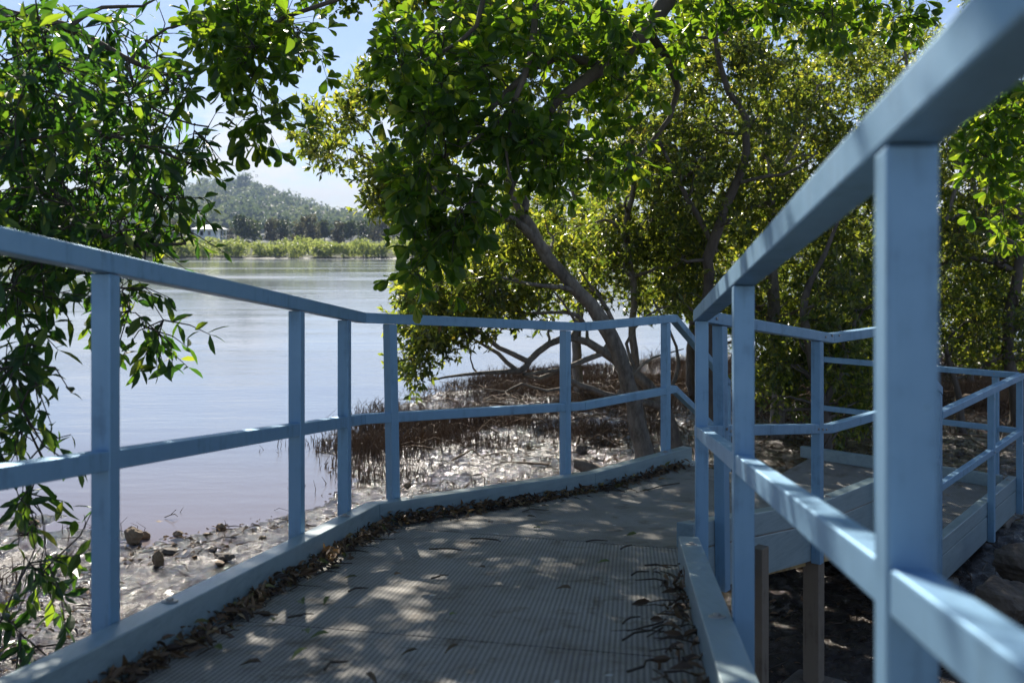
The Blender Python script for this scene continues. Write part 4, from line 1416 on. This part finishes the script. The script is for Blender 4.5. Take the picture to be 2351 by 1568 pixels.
# ---- the wall of mangroves behind
wall = [
    # stems, clusters, label
    ([[(*base_of(1478, 11.8), .07)] + LB((1470, 860, 11.8, .06), (1462, 700, 11.8, .052), (1452, 520, 11.8, .045), (1462, 380, 11.9, .035), (1440, 200, 12, .02), (1430, 40, 12, .01)),
      LB((1455, 560, 11.8, .03), (1500, 470, 11.9, .022), (1540, 340, 12, .012))],
     [(1450, 470, 100, 110, 11.9, .7, 44), (1500, 300, 120, 130, 12, .8, 52), (1400, 560, 110, 70, 11.9, .6, 36), (1530, 620, 90, 90, 12.0, .6, 34), (1480, 120, 120, 110, 12.2, .8, 30)],
     'slender mangrove with a straight thin stem just behind the leaning trunk'),
    ([[(*base_of(1660, 11.0), .10)] + LB((1640, 900, 11, .085), (1636, 600, 10.9, .075), (1690, 440, 10.8, .062), (1726, 300, 10.8, .052), (1674, 172, 10.7, .042), (1650, 80, 10.7, .034), (1654, -80, 10.7, .02)),
      LB((1645, 580, 10.9, .045), (1586, 460, 10.9, .035), (1546, 384, 10.8, .025), (1500, 280, 10.8, .012)), LB((1700, 420, 10.8, .03), (1800, 400, 10.8, .02), (1880, 350, 10.9, .01))],
     [(1600, 480, 110, 110, 10.9, .7, 44), (1700, 250, 130, 150, 10.9, .8, 56), (1560, 330, 100, 110, 10.9, .7, 34), (1750, 480, 100, 100, 11, .7, 36), (1640, 650, 110, 90, 11, .6, 32), (1640, 80, 120, 90, 10.9, .7, 28)],
     'twisting dark-stemmed mangrove bending like an S behind the inner handrail'),
    ([[(*base_of(1790, 12.2), .12)] + LB((1780, 800, 12.2, .10), (1765, 560, 12.1, .09), (1757, 380, 12, .08), (1748, 240, 12, .065), (1735, 120, 12, .05), (1750, -80, 12, .02)),
      LB((1760, 450, 12.1, .04), (1830, 330, 12.1, .028), (1880, 200, 12.2, .015))],
     [(1830, 300, 130, 140, 12.2, .8, 58), (1820, 520, 120, 120, 12.2, .8, 50), (1850, 120, 150, 110, 12.3, .8, 42), (1760, 690, 110, 80, 12.1, .7, 30), (1900, 450, 100, 150, 12.4, .8, 36), (1850, 740, 110, 70, 12.2, .6, 26)],
     'thick upright grey mangrove in the middle of the dense stand'),
    ([[(*base_of(1900, 10.6), .09)] + LB((1890, 980, 10.6, .08), (1870, 900, 10.6, .07), (1840, 760, 10.6, .055), (1880, 620, 10.7, .04), (1930, 500, 10.8, .02)),
      LB((1885, 940, 10.6, .05), (1930, 860, 10.6, .04), (1960, 740, 10.7, .025))],
     [(1860, 800, 100, 60, 10.6, .5, 32), (1800, 880, 50, 60, 10.5, .3, 12), (1930, 680, 90, 90, 10.7, .6, 34), (1950, 850, 60, 80, 10.5, .4, 18), (1930, 960, 50, 50, 10.4, .3, 8)],
     'short dark mangrove with several leaning stems next to the lower platform'),
    ([[(*base_of(2130, 12.4), .10)] + LB((2110, 760, 12.4, .08), (2080, 520, 12.3, .06), (2100, 300, 12.3, .04), (2080, 100, 12.3, .02)),
      LB((2105, 700, 12.4, .05), (2180, 500, 12.3, .035), (2230, 330, 12.2, .015))],
     [(2060, 350, 130, 150, 12.3, .8, 52), (2120, 600, 130, 130, 12.3, .8, 52), (2200, 420, 100, 140, 12.2, .7, 42), (2060, 150, 140, 110, 12.4, .8, 36), (2050, 780, 110, 60, 12.3, .6, 24)],
     'mangrove seen either side of the nearest post'),
    ([[(*base_of(2330, 13.0), .13)] + LB((2300, 850, 12.9, .10), (2310, 720, 12.8, .085), (2325, 600, 12.7, .075), (2310, 480, 12.6, .06), (2250, 340, 12.6, .03)),
      LB((2320, 620, 12.7, .06), (2250, 600, 12.6, .05), (2190, 603, 12.5, .04), (2120, 620, 12.4, .015)), [(*base_of(2215, 12.6), .06)] + LB((2190, 860, 12.6, .05), (2170, 780, 12.6, .03))],
     [(2270, 560, 100, 110, 12.6, .7, 44), (2250, 720, 110, 80, 12.5, .7, 42), (2340, 480, 90, 150, 12.6, .7, 36), (2330, 760, 80, 80, 12.5, .5, 22), (2200, 800, 70, 40, 12.4, .5, 12), (2330, 300, 90, 120, 12.8, .7, 22)],
     'mangrove with a heavy crooked limb at the edge beyond the lower platform'),
    # deeper row
    ([[(*base_of(1330, 16), .10)] + LB((1320, 760, 16, .09), (1340, 560, 16, .07), (1300, 350, 16, .04), (1320, 150, 16, .02))],
     [(1330, 480, 150, 120, 16, 1, 36), (1250, 620, 130, 70, 15.8, 1, 26), (1400, 300, 150, 150, 16.2, 1, 36), (1480, 650, 110, 60, 16, .8, 18)],
     'yellow-lit mangrove far back between the leaning trunk and the river'),
    ([[(*base_of(1590, 15.5), .10)] + LB((1580, 800, 15.5, .09), (1600, 560, 15.4, .07), (1570, 330, 15.4, .05), (1600, 100, 15.4, .03))],
     [(1600, 400, 150, 170, 15.4, 1, 56), (1560, 650, 130, 90, 15.4, 1, 40), (1700, 580, 130, 120, 15.5, 1, 44), (1600, 120, 170, 120, 15.5, 1, 36)],
     'mangrove standing far back behind the S-bent stem'),
    ([[(*base_of(1900, 16.0), .12)] + LB((1890, 800, 16, .10), (1920, 560, 16, .08), (1900, 300, 16, .05), (1930, 80, 16, .03))],
     [(1900, 300, 160, 180, 16, 1, 54), (1880, 580, 160, 120, 16, 1, 48), (1980, 700, 120, 80, 15.8, 1, 26), (1950, 80, 170, 90, 16, 1, 30)],
     'mangrove standing far back behind the thick grey stem'),
    ([[(*base_of(2230, 17.0), .12)] + LB((2220, 780, 17, .10), (2240, 560, 17, .08), (2210, 300, 17, .05), (2200, 60, 17, .03))],
     [(2180, 350, 170, 200, 17, 1, 54), (2250, 620, 150, 110, 17, 1, 42), (2350, 450, 100, 220, 17, 1, 34), (2100, 180, 150, 150, 17, 1, 34)],
     'mangrove far back at the outer edge of the stand'),
    ([[(*base_of(1720, 19.5), .12)] + LB((1715, 760, 19.5, .10), (1730, 560, 19.5, .07), (1710, 330, 19.5, .03))],
     [(1700, 560, 120, 140, 19.5, 1, 40), (1720, 730, 120, 80, 19.4, 1, 36), (1750, 380, 120, 120, 19.5, 1, 22)],
     'mangrove at the river side of the stand, seen low between the handrail posts'),
    ([[(*base_of(1980, 19.0), .12)] + LB((1975, 760, 19, .10), (1960, 560, 19, .07), (1990, 330, 19, .03))],
     [(1960, 560, 130, 140, 19, 1, 40), (1950, 740, 140, 80, 19, 1, 40), (2050, 700, 120, 100, 19, 1, 30)],
     'mangrove at the river side of the stand, hidden mostly by the nearest post'),
    ([[(*base_of(2280, 19.5), .12)] + LB((2280, 760, 19.5, .10), (2290, 560, 19.5, .07), (2270, 330, 19.5, .03))],
     [(2230, 600, 140, 140, 19.5, 1, 42), (2280, 750, 140, 70, 19.4, 1, 36), (2380, 600, 120, 160, 19.5, 1, 34)],
     'mangrove at the river side of the stand, at its outer end'),
    ([[(*base_of(1800, 13.6), .07)] + LB((1795, 930, 13.6, .06), (1780, 840, 13.6, .045), (1810, 740, 13.6, .02)), LB((1792, 900, 13.6, .03), (1850, 830, 13.6, .02), (1900, 760, 13.6, .01))],
     [(1800, 800, 90, 60, 13.6, .6, 30), (1900, 800, 90, 70, 13.6, .6, 30), (1760, 880, 60, 40, 13.4, .5, 12), (1960, 880, 60, 60, 13.3, .5, 14)],
     'low leafy mangrove shrub between the inner handrail posts'),
]
# crowns carry on above the frame and shade the landing
UP = [[(1420, -150, 160, 160, 12, 1, 30)], [(1600, -150, 180, 160, 10.9, 1, 24)], [(1800, -150, 180, 170, 12.2, 1, 24)], [], [(2100, -150, 200, 160, 12.4, 1, 50)], [(2330, 60, 150, 150, 12.8, 1, 40)],
      [], [], [], [], [], [], [], []]
for i, (stems, cl, lab) in enumerate(wall):
    stems = [[(*q_[:3], q_[3] * .78) for q_ in lb] for lb in stems]
    build_tree('mangrove_tree', stems, E([(*c_[:4], c_[4] + .75, c_[5], int(c_[6] * (1.55 if c_[4] < 15 else 2.2))) for c_ in cl] + [(*c_[:6], int(c_[6] * .4)) for c_ in cl] + UP[i]), S_SMALL, lab, 'tree', 'mangrove trees behind the boardwalk', 50 + i, boughs=E([(*c_[:6], 5) for c_ in cl]), bark='bark_grey' if i % 2 == 0 else 'bark_brown')

# ------------------------------------------------------------------ pencil roots, debris
rng = np.random.default_rng(77)


def scatter(n, x0, x1, y0, y1, dens):
    x, y = rng.uniform(x0, x1, n), rng.uniform(y0, y1, n)
    k = rng.random(n) < dens(x, y)
    return x[k], y[k]


def dens_roots(x, y):
    d = shore_d(x, y)
    clump = np.clip(.6 + fbm(x * .8, y * .8, 4) * 2.0, 0, 1)
    u = CX + F * x / y
    far = np.clip((y - 11.5 - .15 * np.clip(x, -3, 6)) / 1.5, 0, 1)         # thick beyond the open mud
    edge = np.clip(1 - np.abs(d - .1) / .9, 0, 1) * (y > 10.3) * .55
    near = .012
    ok = (d > -.9) & ~((x > 1.2) & (y < 10.2) & (x < 4.6))
    far = far * np.where(y > 14, np.clip(.12 + d * .35, .05, 1), 1)
    return ok * np.clip(far * (d > -.2) * .95 + edge + near, 0, 1) * clump


px, py = scatter(160000, -4, 11, 8.2, 21, dens_roots)
qx, qy = scatter(900, -6, -3.3, 6.5, 8.8, lambda x, y: np.full(x.shape, .35) * (fbm(x * 2, y * 2, 2) > 0))
ux, uy = scatter(900, 1.0, 4.5, 3.6, 7.5, lambda x, y: np.full(x.shape, .4) * (fbm(x * 1.5, y * 1.5, 2) > 0))
X = np.concatenate([px, qx, ux]); Yy = np.concatenate([py, qy, uy])
Hh = np.concatenate([np.clip(.75 + fbm(px * 1.3, py * 1.3, 3) * 1.6, .35, 1.7) * rng.uniform(.05, .17, len(px)) * (1 + .7 * (rng.random(len(px)) < .2)), rng.uniform(.06, .2, len(qx)), rng.uniform(.03, .13, len(ux))])
Zz = ground_z(X, Yy)
paths = []
for x, y, z, h in zip(X, Yy, Zz, Hh):
    a, b = rng.normal(0, .12 * h, 2), rng.normal(0, .3 * h, 2)
    r = rng.uniform(.0032, .006)
    paths.append((np.array([(x, y, z - .04), (x + a[0], y + a[1], z + h * .5), (x + b[0], y + b[1], z + h)]), np.array([r, r * .85, r * .3])))
for x, y in zip(*scatter(650, -1.5, 7, 10.6, 18, lambda a, b: (shore_d(a, b) > .1) * np.clip((b - 10.8) / 2, .15, 1))):
    a, l = rng.uniform(0, 6.28), rng.uniform(.15, .8)
    t = np.linspace(0, 1, 3)
    xx, yy = x + math.cos(a) * l * t + rng.normal(0, .05, 3), y + math.sin(a) * l * t + rng.normal(0, .05, 3)
    r = rng.uniform(.004, .012)
    paths.append((np.c_[xx, yy, ground_z(xx, yy) + np.array([.0, rng.uniform(.02, .14), rng.uniform(0, .1)])], np.array([r, r * .8, r * .4])))
v, f = tubes(paths, 4)
tag(mesh_np('pencil_roots', v, f, M['root'], smooth=True), 'dense carpet of dark upright pencil roots on the mud', 'mangrove roots', kind='stuff')

# dead leaves, bark and twigs lying on the mud
n = 5200
x = np.concatenate([rng.uniform(-5, 5.5, n), rng.uniform(-3.6, 0, 1500)])
y = np.concatenate([rng.uniform(3.5, 12.5, n), rng.uniform(5.5, 9.2, 1500)])
k = (shore_d(x, y) > -.15) & (fbm(x * 1.1, y * 1.1, 3) > -.12)
x, y = x[k], y[k]
pos = np.stack([x, y, ground_z(x, y) + .006], 1)
axx = rng.normal(0, 1, (len(x), 3)) * np.array([1, 1, .25])
nrm = norm(rng.normal(0, .35, (len(x), 3)) + np.array([0, 0, 1]))
v1, f1, kf = leaves(T_DEAD, pos, axx, nrm, rng.uniform(.025, .075, len(x)))
paths = []
for i in range(900):
    xx, yy = rng.uniform(-4.5, 5), rng.uniform(4, 12.5)
    if shore_d(np.array([xx]), np.array([yy]))[0] < -.1:
        continue
    a = rng.uniform(0, 6.28); l = rng.uniform(.06, .35)
    z = gz(xx, yy) + .008
    dx, dy = math.cos(a) * l, math.sin(a) * l
    paths.append((np.array([(xx, yy, z), (xx + dx * .5 + rng.normal(0, .02), yy + dy * .5, z + .015), (xx + dx, yy + dy, gz(xx + dx, yy + dy) + .008)]), np.array([.004, .004, .002]) * rng.uniform(.5, 1.3)))
v2, f2 = tubes(paths, 4)
tag(mesh_np('mud_litter', np.vstack([v1, v2]), [f1, f2 + len(v1)], M['leaf_dead'], rnd=np.concatenate([np.repeat(rng.random(len(x)) * .8, kf), np.full(len(f2), .1)])), 'dark dead leaves and twigs strewn over the wet mud', 'litter', kind='stuff')

# ------------------------------------------------------------------ rocks


def rock_mesh(rng, a, b, c, flat=1.0, n=26):
    vs = []
    th = np.linspace(0, math.pi, n)
    ph = np.linspace(0, 2 * math.pi, 2 * n, endpoint=False)
    TH, PH = np.meshgrid(th, ph, indexing='ij')
    d = np.stack([np.sin(TH) * np.cos(PH), np.sin(TH) * np.sin(PH), np.cos(TH)], -1)
    s = np.ones(d.shape[:2])
    planes = norm(rng.normal(0, 1, (9, 3)))
    offs = rng.uniform(.60, .92, 9)
    for pl, of in zip(planes, offs):
        dp = (d @ pl)
        s = np.where(dp * s > of, of / np.maximum(dp, 1e-3), s)
    s = s * (1 + .05 * np.sin(d[..., 0] * 7 + rng.uniform(0, 6)) * np.sin(d[..., 1] * 6 + rng.uniform(0, 6)) + .03 * np.sin(d[..., 2] * 13 + 1))
    s = s * (1 + .16 * fbm(d[..., 0] * 2.2 + d[..., 2] * 1.7 + a * 50, d[..., 1] * 2.2 - d[..., 2] * 1.3 + b * 70, 5) * np.clip(np.sin(TH) * 3, 0, 1))
    v = (d * s[..., None] * np.array([a, b, c])).reshape(-1, 3)
    idx = np.arange(len(v)).reshape(TH.shape)
    nx_ = np.roll(idx, -1, 1)
    q_ = np.stack([idx[:-1], idx[1:], nx_[1:], nx_[:-1]], -1).reshape(-1, 4)
    return v, q_


def rock(u, v, wpx, hpx, label, mat='rock', depth=None, seed=0, rz=0., tilt=0., sink=.25, name='rock', Y=None):
    r_ = np.random.default_rng(seed)
    Yv = Y or F * (CAMZ - .02) / (v + hpx / 2 - HZ)
    a = wpx / F * Yv / 2
    c = hpx / F * Yv / 2 * (1 + sink)
    b = depth or a * .75
    vv, q_ = rock_mesh(r_, a, b, c)
    o = mesh_np(name, vv, q_, M[mat], smooth=False)
    x = (u - CX) / F * Yv
    o.location = (x, Yv + b * .3, max(gz(x, Yv), -.03) + c * (1 - sink))
    o.rotation_euler = (0, tilt, rz)
    tag(o, label, 'rock', 'rocks on the shore')
    return o


rock(304, 1226, 46, 36, 'biggest upright brown rock standing at the waterline', seed=1)
rock(331, 1223, 26, 18, 'smaller brown rock leaning against the biggest waterline rock', seed=2)
rock(300, 1205, 18, 9, 'small pale rock peeping out behind the biggest waterline rock', seed=3)
rock(368, 1188, 37, 8, 'flat slab of rock lying out in the shallow water beside a forked stick', seed=4)
rock(407, 1219, 26, 12, 'small rounded pale rock half in wet mud past the biggest waterline rock', seed=5)
rock(506, 1204, 24, 13, 'pale pointed rock at the water edge, well along from the others', seed=6)
rock(361, 1293, 28, 34, 'blocky brown rock standing on end on the mud', seed=7)
rock(383, 1268, 44, 13, 'long dark rounded rock lying flat behind the blocky upright rock', 'rock_dark', seed=8)
rock(489, 1266, 19, 11, 'little dark brown rock alone on the shiny mud', 'rock_dark', seed=9)
rock(513, 1291, 46, 14, 'flat dark rock close to the kerb', 'rock_dark', seed=10)
rock(503, 1304, 27, 9, 'small orange-brown rock touching the flat dark rock by the kerb', seed=11)
rock(75, 1195, 27, 9, 'flat brown rock in the shallows below the lance-leaved branches', seed=12)
rock(58, 1216, 41, 14, 'flat wide brown rock on mud at the water edge below the lance-leaved branches', seed=13)
rock(602, 1231, 18, 7, 'tiny flat rock nearest the second post', seed=14)
rock(473, 1222, 20, 5, 'thin pale sliver of rock on the mud at the water edge', seed=15)
rock(1337, 1046, 26, 22, 'rounded dark rock among pencil roots near the driftwood stump', 'rock_dark', seed=16)
rock(878, 1022, 18, 14, 'small dark rock among pencil roots at the tip of the mud', 'rock_dark', seed=17)
rock(935, 1122, 18, 10, 'small brown rock on the glittering mud by the leaning post', seed=18)
rock(2320, 1375, 150, 95, 'large dark boulder under the edge of the lower platform', 'rock_dark', seed=19, Y=6.2)
rock(2345, 1300, 130, 80, 'large dark boulder behind another boulder by the lower platform', 'rock_dark', seed=20, Y=7.0)
rock(2225, 930, 70, 26, 'brown boulder on the mud far behind the lower platform', 'rock', seed=23, Y=14.5)

# driftwood stump and water sticks
p = P(1385, 1050, 10.0)
g0_ = gz(p[0], 10.0)
pts = catmull([(p[0] - .28, 10.1, g0_ + .20, .05), (p[0] - .1, 10.05, g0_ + .14, .075), (p[0] + .1, 10.0, g0_ + .06, .06), (p[0] + .25, 9.95, g0_ - .02, .03)], .05)
pts[:, :3] += rng.normal(0, .012, (len(pts), 3))
v, f = tubes([(pts[:, :3], pts[:, 3] * (1 + rng.normal(0, .15, len(pts))))], 9)
tag(mesh_np('driftwood', v, f, M['wood'], smooth=True), 'broken pale driftwood stump on the mud beside the leaning trunk', 'driftwood')
for (u, vb, lab, segs_) in ((378, 1190, 'thin forked stick lying in the shallows by the flat slab', [((0, 0), (14, -6), (26, -18)), ((14, -6), (30, -2))]),
                            (195, 1212, 'thin upright stick poking out of the shallows', [((0, 10), (1, -10), (-2, -28))])):
    Yv = F * CAMZ / (vb - HZ)
    ps = []
    for sg in segs_:
        q_ = [P(u + a, vb + b, Yv) + np.array([0, 0, .01]) for a, b in sg]
        if len(q_) == 2:
            q_ = [q_[0], (q_[0] + q_[1]) / 2 + np.array([0, .02, .01]), q_[1]]
        ps.append((np.array(q_), np.array([.005, .004, .0025])))
    v, f = tubes(ps, 5)
    tag(mesh_np('stick', v, f, M['twig'], smooth=True), lab, 'stick')

# ------------------------------------------------------------------ litter on the deck


def deck_z(x, y):
    """height of the upper deck surface at plan points (ramp, bend, landing)"""
    x, y = np.asarray(x, float), np.asarray(y, float)
    ramp_z = Lz(y - (x + .2) * .0) + KB + CAMZ
    # bend: bilinear quad A1,B1,B2,A2 solved by a plane fit
    q_ = np.array([A1, B1, B2, A2])
    G = np.c_[q_[:, :2], np.ones(4)]
    co_ = np.linalg.lstsq(G, q_[:, 2], rcond=None)[0]
    bend = co_[0] * x + co_[1] * y + co_[2]
    # which side of the joint A1-B1
    a, b = np.array(A1), np.array(B1)
    sd_ = (b[0] - a[0]) * (y - a[1]) - (b[1] - a[1]) * (x - a[0])
    a2, b2 = np.array(A2), np.array(B2)
    sd2 = (b2[0] - a2[0]) * (y - a2[1]) - (b2[1] - a2[1]) * (x - a2[0])
    flat = -.467 + KB + CAMZ
    z = np.where(sd_ < 0, ramp_z, np.where(sd2 < 0, bend, flat))
    return z + .002


def kerb_scatter(pts, side, i, s0, s1, n, width, rng, inset=.074):
    a = off_pts(pts, -inset, side)
    d = norm(a[i + 1] - a[i])
    nn = np.array([-d[1], d[0]]) * side * -1
    s = rng.uniform(s0, s1, n)
    w_ = np.abs(rng.normal(0, width, n)) * (1 + .6 * np.sin(s * 5.1) * np.sin(s * 2.3 + 1))
    p = a[i] + d * s[:, None] + nn * w_[:, None]
    return p, w_


rng = np.random.default_rng(99)
ps, ws = [], []
for (i, s0, s1, n, wd) in ((0, 3.6, 7.2, 1150, .032), (1, .02, 1.72, 900, .03), (2, .0, .95, 330, .025)):
    p, w_ = kerb_scatter(L, 1, i, s0, s1, n, wd, rng)
    ps.append(p); ws.append(w_)
p, w_ = np.vstack(ps), np.concatenate(ws)
z = deck_z(p[:, 0], p[:, 1]) + np.clip(.05 - w_ * .5, .002, .05) * rng.random(len(p))
pos = np.c_[p, z]
axx = rng.normal(0, 1, (len(p), 3)) * np.array([1, 1, .45])
nrm = norm(rng.normal(0, .6, (len(p), 3)) + np.array([0, 0, .8]))
v1, f1, kf = leaves(T_DEAD, pos, axx, nrm, rng.uniform(.016, .052, len(p)))


def twig_paths(pts2, zf, rng, lo=.05, hi=.22):
    out_ = []
    for (x, y) in pts2:
        a = rng.uniform(0, 6.28); l = rng.uniform(lo, hi)
        dx, dy = math.cos(a) * l, math.sin(a) * l
        q_ = np.array([(x, y), (x + dx * .5 + rng.normal(0, .012), y + dy * .5 + rng.normal(0, .012)), (x + dx, y + dy)])
        zz = zf(q_[:, 0], q_[:, 1]) + np.array([.003, rng.uniform(.004, .012), .003])
        out_.append((np.c_[q_, zz], np.array([.0028, .0024, .0013]) * rng.uniform(.6, 1.4)))
    return out_


v2, f2 = tubes(twig_paths(p[rng.integers(0, len(p), 170)] + np.array([.02, -.01]), deck_z, rng, .04, .14), 5)
tag(mesh_np('leaf_litter', np.vstack([v1, v2]), [f1, f2 + len(v1)], M['leaf_dead'], rnd=np.concatenate([np.repeat(rng.random(len(p)), kf), np.full(len(f2), .05)])),
    'drift of dead brown leaves heaped along the waterside kerb', 'leaf litter', kind='stuff')
# sparser litter by the other kerb
p, w_ = kerb_scatter(Rr, -1, 0, 3.6, 6.25, 150, .05, rng, .083)
z = deck_z(p[:, 0], p[:, 1]) + .012 * rng.random(len(p))
axx = rng.normal(0, 1, (len(p), 3)) * np.array([1, 1, .45])
nrm = norm(rng.normal(0, .6, (len(p), 3)) + np.array([0, 0, .8]))
v1, f1, kf = leaves(T_DEAD, np.c_[p, z], axx, nrm, rng.uniform(.02, .06, len(p)))
v2, f2 = tubes(twig_paths(p[rng.integers(0, len(p), 46)], deck_z, rng, .05, .16), 5)
tag(mesh_np('leaf_litter', np.vstack([v1, v2]), [f1, f2 + len(v1)], M['leaf_dead'], rnd=np.concatenate([np.repeat(rng.random(len(p)) * .7, kf), np.full(len(f2), .05)])),
    'loose scatter of dark leaves and twigs along the kerb nearest the viewer', 'leaf litter', kind='stuff')


def deck_at(u, v):
    """deck point seen at a photo pixel (ramp or bend): a few fixed-point steps"""
    Yv = 4.0
    for _ in range(30):
        x = (u - CX) / F * Yv
        zz = float(deck_z(x, Yv))
        Yv = .5 * Yv + .5 * F * (CAMZ - zz) / (v - HZ)
    return (u - CX) / F * Yv, Yv


FL = [(697, 1394, .06, .95, 'green'), (757, 1377, .05, .8, 'green'), (708, 1463, .05, .9, 'green'), (755, 1462, .05, .85, 'green'), (705, 1497, .06, .97, 'green'), (905, 1327, .05, .3, 'brown'), (628, 1435, .05, .8, 'green'),
      (1312, 1358, .05, .4, 'brown'), (1240, 1218, .05, .8, 'green'), (1032, 1420, .03, 1, 'green'), (1400, 1295, .05, .9, 'green'), (1210, 1085 + 105, .05, .2, 'brown'), (1243, 1166, .045, .1, 'brown'), (1054, 1489, .05, .3, 'brown'),
      (875, 1170 + 80, .05, .1, 'brown'), (1130, 1206, .05, .2, 'brown'), (600, 1530, .05, .2, 'brown'), (510, 1500, .05, .9, 'green'), (1270, 1145, .05, .3, 'brown'), (1380, 1120, .05, .3, 'brown'), (1462, 1230, .05, .8, 'green'),
      (960, 1500, .05, .2, 'brown'), (840, 1555, .05, .4, 'brown'), (1475, 1130, .05, .3, 'brown'), (1115, 1310, .04, .3, 'brown'), (820, 1330, .04, .7, 'green')]
for k, (u, v, s, c, kind) in enumerate(FL):
    x, y = deck_at(u, v)
    a = rng.uniform(0, 6.28)
    vv, ff, kf = leaves(T_DEAD, np.zeros((1, 3)), np.array([[math.cos(a), math.sin(a), .05]]), norm(np.array([[rng.normal(0, .25), rng.normal(0, .25), 1]])), np.array([s * rng.uniform(.8, 1.15)]))
    o = mesh_np('fallen_leaf', vv, ff, M['leaf_fallen'], rnd=np.full(len(ff), c))
    o.location = (x, y, float(deck_z(x, y)) + .011)
    lab = 'curled green leaf fallen on the open grating deck' if kind == 'green' else 'dry brown leaf lying on the open grating deck'
    tag(o, lab, 'leaf', 'single %s leaves on the deck' % kind)
TW = [(1080, 1238, 1150, 1245), (985, 1262, 1060, 1265), (1345, 1245, 1395, 1243), (1430, 1434, 1470, 1418), (1430, 1472, 1500, 1445), (1500, 1445, 1540, 1436), (1480, 1300, 1540, 1304), (1450, 1322, 1490, 1314), (800, 1360, 845, 1352),
      (745, 1540, 800, 1520), (1200, 1176, 1260, 1172), (1440, 1545, 1500, 1515), (1560, 1110, 1460, 1132), (990, 1330, 1030, 1322), (1425, 1262, 1450, 1252), (660, 1270 + 150, 720, 1412)]
for (u0, v0, u1, v1_) in TW:
    x0, y0 = deck_at(u0, v0)
    x1, y1 = deck_at(u1, v1_)
    q_ = np.array([(x0, y0), (x0 * .65 + x1 * .35 + rng.normal(0, .012), y0 * .65 + y1 * .35 + rng.normal(0, .012)), (x0 * .3 + x1 * .7 + rng.normal(0, .01), y0 * .3 + y1 * .7), (x1, y1)])
    zz = deck_z(q_[:, 0], q_[:, 1]) + np.array([.004, .009, .008, .004])
    v, f = tubes([(np.c_[q_, zz], np.array([.0035, .0034, .003, .0016]))], 6)
    tag(mesh_np('fallen_twig', v, f, M['twig'], smooth=True), 'thin dark twig lying on the open grating deck', 'twig', 'loose twigs on the deck')
